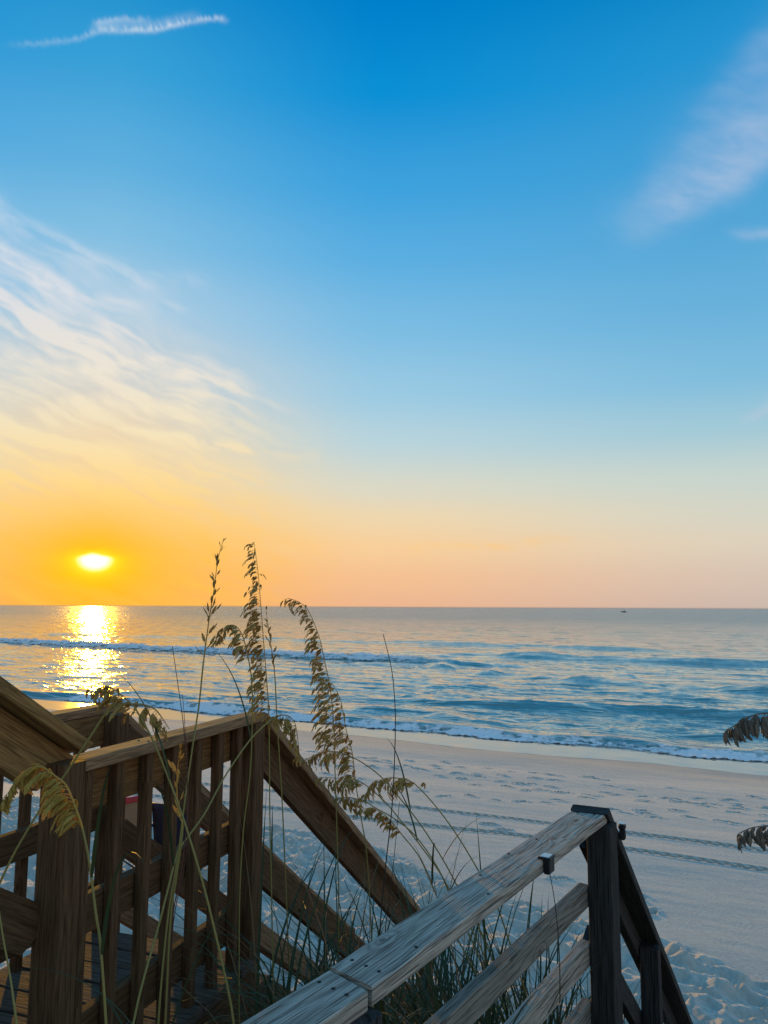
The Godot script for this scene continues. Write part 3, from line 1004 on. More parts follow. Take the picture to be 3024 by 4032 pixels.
func rounded_box(size: Vector3, c: float) -> ArrayMesh:
	# a box whose twelve edges are cut back by c
	var st := SurfaceTool.new()
	st.begin(Mesh.PRIMITIVE_TRIANGLES)
	st.set_smooth_group(-1)
	var h := size * 0.5
	var pt := func(sx: float, sy: float, sz: float, ax: int) -> Vector3:
		var q := Vector3(sx * (h.x - c), sy * (h.y - c), sz * (h.z - c))
		q[ax] = [sx * h.x, sy * h.y, sz * h.z][ax]
		return q
	for ax in 3:
		var bx := (ax + 1) % 3
		var cx := (ax + 2) % 3
		for s in [-1.0, 1.0]:
			var corners := []
			for k in [[-1.0, -1.0], [1.0, -1.0], [1.0, 1.0], [-1.0, 1.0]]:
				var sg := Vector3.ZERO
				sg[ax] = s
				sg[bx] = k[0]
				sg[cx] = k[1]
				corners.append(pt.call(sg.x, sg.y, sg.z, ax))
			var out := Vector3.ZERO
			out[ax] = s
			_quad(st, corners, [Vector2(0, 0), Vector2(1, 0), Vector2(1, 1), Vector2(0, 1)], out)
			for t in [-1.0, 1.0]: # the cut edge between axes ax and bx
				var e := []
				for w in [-1.0, 1.0]:
					var sg := Vector3.ZERO
					sg[ax] = s
					sg[bx] = t
					sg[cx] = w
					e.append([pt.call(sg.x, sg.y, sg.z, ax), pt.call(sg.x, sg.y, sg.z, bx)])
				var o2 := Vector3.ZERO
				o2[ax] = s
				o2[bx] = t
				_quad(st, [e[0][0], e[1][0], e[1][1], e[0][1]], [Vector2(0, 0), Vector2(1, 0), Vector2(1, 1), Vector2(0, 1)], o2)
	for sx in [-1.0, 1.0]:
		for sy in [-1.0, 1.0]:
			for sz in [-1.0, 1.0]:
				_tri(st, pt.call(sx, sy, sz, 0), pt.call(sx, sy, sz, 1), pt.call(sx, sy, sz, 2), Vector2.ZERO, Vector2.RIGHT, Vector2.ONE, Vector3(sx, sy, sz))
	st.generate_normals()
	return st.commit()


func tube(st: SurfaceTool, pts: PackedVector3Array, r0: float, r1: float, sides := 6) -> void:
	var n := pts.size()
	var ref := Vector3(0.31, 0.2, 0.93).normalized()
	var rings := []
	for i in n:
		var t := (pts[mini(i + 1, n - 1)] - pts[maxi(i - 1, 0)]).normalized()
		var x := t.cross(ref).normalized()
		var y := x.cross(t)
		var r := lerpf(r0, r1, float(i) / (n - 1))
		var ring := []
		for k in sides:
			var a := TAU * k / sides
			ring.append(pts[i] + (x * cos(a) + y * sin(a)) * r)
		rings.append(ring)
	st.set_smooth_group(0)
	for i in n - 1:
		for k in sides:
			var k1 := (k + 1) % sides
			var c: Vector3 = (rings[i][k] + rings[i][k1]) * 0.5 - pts[i]
			_quad(st, [rings[i][k], rings[i][k1], rings[i + 1][k1], rings[i + 1][k]], [Vector2(0, 0), Vector2(1, 0), Vector2(1, 1), Vector2(0, 1)], c)


func rod(parent: Node, called: String, pts: Array, r: float, m: Material) -> void:
	var st := SurfaceTool.new()
	st.begin(Mesh.PRIMITIVE_TRIANGLES)
	tube(st, PackedVector3Array(pts), r, r, 7)
	st.generate_normals()
	put(parent, called, st.commit(), m)


func sheet(parent: Node, called: String, a: Vector3, b: Vector3, c: Vector3, d: Vector3, sag: Vector3, thick: float, m: Material) -> MeshInstance3D:
	# cloth stretched between the corners a b (one edge) and d c (the other), bellied by sag
	var st := SurfaceTool.new()
	st.begin(Mesh.PRIMITIVE_TRIANGLES)
	st.set_smooth_group(0)
	var n := (b - a).cross(d - a).normalized()
	var at := func(i: int, j: int, k: float) -> Vector3:
		var u := i / 8.0
		var v := j / 8.0
		return a.lerp(b, u).lerp(d.lerp(c, u), v) + sag * (4.0 * u * (1.0 - u)) * (0.4 + 0.6 * sin(v * PI)) + n * thick * k
	for i in 8:
		for j in 8:
			for k in [0.5, -0.5]:
				_quad(st, [at.call(i, j, k), at.call(i + 1, j, k), at.call(i + 1, j + 1, k), at.call(i, j + 1, k)], [Vector2(0, 0), Vector2(1, 0), Vector2(1, 1), Vector2(0, 1)], n * k)
	for i in 8:
		_quad(st, [at.call(i, 0, 0.5), at.call(i + 1, 0, 0.5), at.call(i + 1, 0, -0.5), at.call(i, 0, -0.5)], [Vector2(0, 0), Vector2(1, 0), Vector2(1, 1), Vector2(0, 1)], a - d)
		_quad(st, [at.call(i, 8, 0.5), at.call(i + 1, 8, 0.5), at.call(i + 1, 8, -0.5), at.call(i, 8, -0.5)], [Vector2(0, 0), Vector2(1, 0), Vector2(1, 1), Vector2(0, 1)], d - a)
		_quad(st, [at.call(0, i, 0.5), at.call(0, i + 1, 0.5), at.call(0, i + 1, -0.5), at.call(0, i, -0.5)], [Vector2(0, 0), Vector2(1, 0), Vector2(1, 1), Vector2(0, 1)], a - b)
		_quad(st, [at.call(8, i, 0.5), at.call(8, i + 1, 0.5), at.call(8, i + 1, -0.5), at.call(8, i, -0.5)], [Vector2(0, 0), Vector2(1, 0), Vector2(1, 1), Vector2(0, 1)], b - a)
	st.generate_normals()
	return put(parent, called, st.commit(), m)


func lamps_and_chairs() -> void:
	# a clip-on solar light on the cap: a box against its edge, a plate over its top
	var a := thing("solar_light", "small black solar light clipped on the grey top cap, its pale panel facing up", "solar light", Vector3(0.825, 3.33, -2.948) + Basis(Vector3.UP, -deg_to_rad(32.7)) * Vector3(0.0, 0.92, 0.62), -deg_to_rad(32.7))
	put(a, "case", rounded_box(Vector3(0.020, 0.044, 0.044), 0.003), M.black, Transform3D(Basis(), Vector3(0.0112, -0.0165, 0.0)))
	put(a, "hood", rounded_box(Vector3(0.040, 0.007, 0.046), 0.002), M.black, Transform3D(Basis(), Vector3(0.004, 0.006, 0.0)))
	put(a, "solar_panel", rounded_box(Vector3(0.028, 0.003, 0.036), 0.001), M.solar, Transform3D(Basis(), Vector3(0.003, 0.0098, 0.0)))
	var turn := -deg_to_rad(27.0)
	var b := thing("solar_light", "dark solar light clipped on the descending stair cap, seen from behind", "solar light", Vector3(0.825, 4.25, -2.948) + Basis(Vector3.UP, turn) * Vector3(0.024, -0.10, -0.165), turn)
	put(b, "case", rounded_box(Vector3(0.022, 0.036, 0.030), 0.004), M.grey_shaded, Transform3D(Basis(), Vector3(0.0, -0.014, 0.0)))
	put(b, "hood", rounded_box(Vector3(0.026, 0.024, 0.034), 0.006), M.black, Transform3D(Basis(), Vector3(0.0, 0.016, 0.0)))
	put(b, "solar_panel", rounded_box(Vector3(0.022, 0.003, 0.03), 0.001), M.solar, Transform3D(Basis(), Vector3(0.0, 0.0285, 0.0)))
	# two folding chairs on the sand behind the stairway
	var g := func(x: float, z: float) -> Vector3:
		var q := to_us(Vector3(x, 0, z))
		return Vector3(x, sand_height(q.x, q.y) - 0.01, z)
	var p: Vector3 = g.call(-3.05, -9.45)
	var c := thing("beach_chair", "folding beach chair with a tan back edged in red, seen between the balusters", "folding chair", p, deg_to_rad(18.0), "folding chairs on the sand")
	var w := 0.29
	sheet(c, "backrest", Vector3(-w, 0.42, 0.10), Vector3(w, 0.42, 0.10), Vector3(w, 0.93, 0.26), Vector3(-w, 0.90, 0.26), Vector3(0, -0.03, 0.05), 0.012, M.tan_cloth)
	sheet(c, "red_trim", Vector3(-w - 0.01, 0.895, 0.25), Vector3(w + 0.01, 0.925, 0.25), Vector3(w + 0.01, 0.965, 0.27), Vector3(-w - 0.01, 0.935, 0.27), Vector3(0, -0.05, 0.05), 0.02, M.red_cloth)
	sheet(c, "seat", Vector3(-w, 0.44, -0.42), Vector3(w, 0.44, -0.42), Vector3(w, 0.42, 0.10), Vector3(-w, 0.42, 0.10), Vector3(0, -0.07, 0), 0.012, M.red_cloth)
	for s in [-1.0, 1.0]:
		rod(c, "leg", [Vector3(s * w, 0.0, 0.22), Vector3(s * w, 0.44, -0.40)], 0.010, M.black)
		rod(c, "leg", [Vector3(s * w, 0.0, -0.40), Vector3(s * w, 0.44, 0.14), Vector3(s * w, 0.95, 0.28)], 0.010, M.black)
		rod(c, "arm", [Vector3(s * w, 0.62, 0.17), Vector3(s * w * 1.1, 0.64, -0.38), Vector3(s * w, 0.44, -0.42)], 0.011, M.black)
	rod(c, "cross_brace", [Vector3(-w, 0.02, 0.22), Vector3(w, 0.42, 0.14)], 0.009, M.black)
	rod(c, "cross_brace", [Vector3(w, 0.02, 0.22), Vector3(-w, 0.42, 0.14)], 0.009, M.black)
	p = g.call(-2.42, -9.75)
	var d := thing("camp_chair", "dark folding camp chair standing beside the red edged one", "folding chair", p, deg_to_rad(-12.0), "folding chairs on the sand")
	sheet(d, "backrest", Vector3(-0.27, 0.40, 0.20), Vector3(0.27, 0.40, 0.20), Vector3(0.27, 0.93, 0.30), Vector3(-0.27, 0.93, 0.30), Vector3(0, 0, 0.06), 0.014, M.navy_cloth)
	sheet(d, "seat", Vector3(-0.27, 0.44, -0.32), Vector3(0.27, 0.44, -0.32), Vector3(0.27, 0.40, 0.18), Vector3(-0.27, 0.40, 0.18), Vector3(0, -0.06, 0), 0.014, M.navy_cloth)
	for s in [-1.0, 1.0]:
		rod(d, "leg", [Vector3(s * 0.28, 0.0, 0.26), Vector3(s * 0.28, 0.93, 0.30)], 0.011, M.black)
		rod(d, "leg", [Vector3(s * 0.28, 0.0, -0.34), Vector3(s * 0.28, 0.62, -0.34)], 0.011, M.black)
		rod(d, "leg", [Vector3(s * 0.28, 0.02, -0.34), Vector3(s * 0.28, 0.42, 0.26)], 0.009, M.black)
		rod(d, "leg", [Vector3(s * 0.28, 0.02, 0.26), Vector3(s * 0.28, 0.44, -0.34)], 0.009, M.black)
		sheet(d, "arm", Vector3(s * 0.28 - 0.035, 0.62, -0.36), Vector3(s * 0.28 + 0.035, 0.62, -0.36), Vector3(s * 0.28 + 0.035, 0.66, 0.28), Vector3(s * 0.28 - 0.035, 0.66, 0.28), Vector3(0, -0.015, 0), 0.012, M.navy_cloth)
	rod(d, "cross_brace", [Vector3(-0.28, 0.02, 0.26), Vector3(0.28, 0.42, 0.26)], 0.009, M.black)
	rod(d, "cross_brace", [Vector3(0.28, 0.02, 0.26), Vector3(-0.28, 0.42, 0.26)], 0.009, M.black)


func boat() -> void:
	var o := thing("fishing_boat", "tiny dark boat far out near the horizon", "boat", Vector3(279.0, 0.0, -900.0), deg_to_rad(80.0))
	var st := SurfaceTool.new()
	st.begin(Mesh.PRIMITIVE_TRIANGLES)
	st.set_smooth_group(-1)
	var sec := [[-3.0, 0.9, 0.9], [0.0, 1.1, 0.95], [2.0, 0.9, 1.1], [3.4, 0.05, 1.35]]
	for i in 3:
		for s in [-1.0, 1.0]:
			_quad(st, [Vector3(s * sec[i][1], sec[i][2], -sec[i][0]), Vector3(s * sec[i + 1][1], sec[i + 1][2], -sec[i + 1][0]), Vector3(s * sec[i + 1][1] * 0.6, -0.3, -sec[i + 1][0]), Vector3(s * sec[i][1] * 0.6, -0.3, -sec[i][0])], [Vector2.ZERO, Vector2.ZERO, Vector2.ZERO, Vector2.ZERO], Vector3(s, 0, 0))
		_quad(st, [Vector3(-sec[i][1], sec[i][2] - 0.1, -sec[i][0]), Vector3(sec[i][1], sec[i][2] - 0.1, -sec[i][0]), Vector3(sec[i + 1][1], sec[i + 1][2] - 0.1, -sec[i + 1][0]), Vector3(-sec[i + 1][1], sec[i + 1][2] - 0.1, -sec[i + 1][0])], [Vector2.ZERO, Vector2.ZERO, Vector2.ZERO, Vector2.ZERO], Vector3.UP)
	_quad(st, [Vector3(-0.9, 0.9, 3.0), Vector3(0.9, 0.9, 3.0), Vector3(0.54, -0.3, 3.0), Vector3(-0.54, -0.3, 3.0)], [Vector2.ZERO, Vector2.ZERO, Vector2.ZERO, Vector2.ZERO], Vector3.BACK)
	st.generate_normals()
	put(o, "hull", st.commit(), M.hull)
	put(o, "cabin", rounded_box(Vector3(1.3, 1.3, 1.6), 0.1), M.hull, Transform3D(Basis(), Vector3(0, 1.5, 0.2)))


# ---------------------------------------------------------------- sea oats
func curve_of(pts: Array, per := 6) -> PackedVector3Array:
	var out := PackedVector3Array()
	var n := pts.size()
	for i in n - 1:
		var a: Vector3 = pts[maxi(i - 1, 0)]
		var b: Vector3 = pts[i]
		var c: Vector3 = pts[i + 1]
		var d: Vector3 = pts[mini(i + 2, n - 1)]
		for k in per:
			out.append(b.cubic_interpolate(c, a, d, float(k) / per))
	out.append(pts[n - 1])
	return out


func spikelet(st: SurfaceTool, at: Vector3, along_it: Vector3, flat: Vector3, long: float, wide: float) -> void:
	# a flattened ear of overlapping scales, toothed along both edges
	var x := (flat - along_it * flat.dot(along_it)).normalized()
	var z := x.cross(along_it).normalized()
	var ws := [0.12, 0.72, 1.0, 0.86, 1.0, 0.62, 0.66, 0.2, 0.0]
	st.set_smooth_group(-1)
	var n := ws.size()
	for i in n - 1:
		var y0 := long * i / (n - 1)
		var y1 := long * (i + 1) / (n - 1)
		var w0: float = ws[i] * wide * 0.5
		var w1: float = ws[i + 1] * wide * 0.5
		for s in [-1.0, 1.0]:
			var t0: Vector3 = z * s * wide * 0.16 * minf(1.0, ws[i] * 1.5)
			var t1: Vector3 = z * s * wide * 0.16 * minf(1.0, ws[i + 1] * 1.5)
			var l0 := at + along_it * y0 - x * w0
			var l1 := at + along_it * y1 - x * w1
			var r0 := at + along_it * y0 + x * w0
			var r1 := at + along_it * y1 + x * w1
			var m0: Vector3 = at + along_it * y0 + t0
			var m1: Vector3 = at + along_it * y1 + t1
			_quad(st, [l0, m0, m1, l1], [Vector2.ZERO, Vector2.ZERO, Vector2.ZERO, Vector2.ZERO], z * s - x * 0.3)
			_quad(st, [m0, r0, r1, m1], [Vector2.ZERO, Vector2.ZERO, Vector2.ZERO, Vector2.ZERO], z * s + x * 0.3)


var seed_branches := {}


func seed_branch(style: String, k: int) -> Mesh:
	# one side branch of the panicle: x outwards, y up; it leaves the stalk upwards, then its ears weigh it down
	var key := "%s%d" % [style, k]
	if seed_branches.has(key):
		return seed_branches[key]
	var r := RandomNumberGenerator.new()
	r.seed = hash(key)
	var st := SurfaceTool.new()
	st.begin(Mesh.PRIMITIVE_TRIANGLES)
	var long := r.randf_range(0.055, 0.095)
	var count := r.randi_range(3, 5)
	if style == "sparse":
		long = r.randf_range(0.02, 0.04)
		count = r.randi_range(1, 2)
	elif style == "dense":
		long = r.randf_range(0.04, 0.065)
		count = r.randi_range(3, 4)
	elif style == "heavy":
		long = r.randf_range(0.030, 0.052)
		count = r.randi_range(5, 7)
	var pts := PackedVector3Array()
	var p := Vector3.ZERO
	var lift := deg_to_rad(r.randf_range(15.0, 45.0)) if style != "sparse" else deg_to_rad(60.0)
	var sway := r.randf_range(-0.25, 0.25)
	for i in 8:
		pts.append(p)
		var ang := lift - (i / 7.0) * deg_to_rad(95.0 if style != "sparse" else 30.0)
		p += Vector3(cos(ang), sin(ang), sway * cos(ang)) * long / 7.0
	tube(st, pts, 0.0007, 0.0004, 4)
	for i in count:
		var t := 0.30 + 0.70 * (i + r.randf() * 0.4) / count
		var j := clampi(int(t * 7.0), 0, 6)
		var dir := (pts[j + 1] - pts[j]).normalized()
		var hang := (dir + Vector3(r.randf_range(-0.25, 0.35), -0.75, r.randf_range(-0.4, 0.4))).normalized() if style != "sparse" else (dir + Vector3(r.randf_range(-0.2, 0.2), 0.25, r.randf_range(-0.3, 0.3))).normalized()
		spikelet(st, pts[j], hang, Vector3(r.randf_range(-1, 1), 0.2, r.randf_range(-1, 1)), r.randf_range(0.019, 0.031), r.randf_range(0.0075, 0.0115))
	st.generate_normals()
	seed_branches[key] = st.commit()
	return seed_branches[key]


func blade(st: SurfaceTool, pts: PackedVector3Array, wide: float) -> void:
	# a grass leaf: folded along its middle, tapering to a point
	var n := pts.size()
	st.set_smooth_group(-1)
	var l := PackedVector3Array()
	var m := PackedVector3Array()
	var r := PackedVector3Array()
	var side := (Vector3(pts[n - 1].x - pts[0].x, 0.0, pts[n - 1].z - pts[0].z) + Vector3(1e-4, 0, 0)).cross(Vector3.UP).normalized()
	for i in n:
		var t := (pts[mini(i + 1, n - 1)] - pts[maxi(i - 1, 0)]).normalized()
		var up := side.cross(t).normalized()
		var w := wide * 0.5 * minf(1.0, 0.5 + i * 0.35) * (1.0 - pow(float(i) / (n - 1), 1.6))
		l.append(pts[i] - side * w + up * w * 0.35)
		m.append(pts[i])
		r.append(pts[i] + side * w + up * w * 0.35)
	var z := [Vector2.ZERO, Vector2.ZERO, Vector2.ZERO, Vector2.ZERO]
	for i in n - 1:
		_quad(st, [l[i], m[i], m[i + 1], l[i + 1]], z, Vector3.UP)
		_quad(st, [m[i], r[i], r[i + 1], m[i + 1]], z, Vector3.UP)


func arching(base: Vector3, heading: float, long: float, lean: float, sag: float, n := 9) -> PackedVector3Array:
	var pts := PackedVector3Array()
	var p := base
	var ang := PI * 0.5 - lean
	for i in n:
		pts.append(p)
		p += Vector3(cos(heading) * cos(ang), sin(ang), sin(heading) * cos(ang)) * long / (n - 1)
		ang -= sag * (0.5 + i * 1.5 / n) / (n - 1)
	return pts


func oat(label: String, head_from: int, style: String, pts: Array) -> void:
	var root: Vector3 = pts[0]
	var o := thing("sea_oat", label, "sea oats", root, 0.0, "sea oats by the railings")
	var local := []
	for p in pts:
		local.append(p - root)
	var line := curve_of(local, 6)
	var first := head_from * 6
	var st := SurfaceTool.new()
	st.begin(Mesh.PRIMITIVE_TRIANGLES)
	tube(st, line.slice(0, first + 1), 0.0030, 0.0021, 6)
	st.generate_normals()
	put(o, "stem", st.commit(), M.stem)
	st = SurfaceTool.new()
	st.begin(Mesh.PRIMITIVE_TRIANGLES)
	tube(st, line.slice(first), 0.0021, 0.0007, 5)
	st.generate_normals()
	var green := style == "heavy" or label.begins_with("young")  # picks the ears whose colour carries the painted flare
	var ear: Material = M.seed_flare if green else M.seed
	if label.contains("over the waves") or label.contains("from the right edge"):
		ear = M.seed_grey
	var head := put(o, "seed_head", st.commit(), ear)
	var gap: float = {"full": 0.0054, "dense": 0.0055, "heavy": 0.0034, "sparse": 0.016}[style]
	if ear == M.seed_grey:
		gap = 0.0034
	var run := 0.0
	var total := 0.0
	for i in range(first, line.size() - 1):
		total += line[i].distance_to(line[i + 1])
	var done := 0.0
	for i in range(first, line.size() - 1):
		var step := line[i].distance_to(line[i + 1])
		run += step
		done += step
		while run > gap:
			run -= gap * rng.randf_range(0.7, 1.3)
			var t := done / total
			var tan_v := (line[i + 1] - line[i]).normalized()
			# wind from the right leans the branches to the left; on an arching head they hang below it
			var yaw := PI + rng.randfn(0.0, 0.65) if style != "sparse" else rng.randf() * TAU
			var size := lerpf(1.12, 0.6, t * t) * rng.randf_range(0.65, 1.15) * (0.98 if style == "heavy" else 1.0) * (0.75 + 0.25 * smoothstep(0.0, 0.15, t))
			var basis := Basis(Vector3.UP, yaw).scaled(Vector3.ONE * size)
			if tan_v.y < 0.35 and style != "sparse":
				basis = basis * Basis(Vector3(0, 0, 1), -deg_to_rad(rng.randf_range(20.0, 75.0)))
			put(head, "seed_branch", seed_branch(style, rng.randi_range(0, 6)), ear, Transform3D(basis, line[i].lerp(line[i + 1], rng.randf())))
	# one or two leaves along the stalk
	for k in rng.randi_range(1, 2):
		var i := rng.randi_range(4, maxi(5, first - 8))
		var ls := SurfaceTool.new()
		ls.begin(Mesh.PRIMITIVE_TRIANGLES)
		blade(ls, arching(line[i], rng.randf() * TAU, rng.randf_range(0.25, 0.5), rng.randf_range(0.25, 0.6), rng.randf_range(0.6, 1.5), 14), 0.008)
		ls.generate_normals()
		put(o, "leaf", ls.commit(), M.leaf)


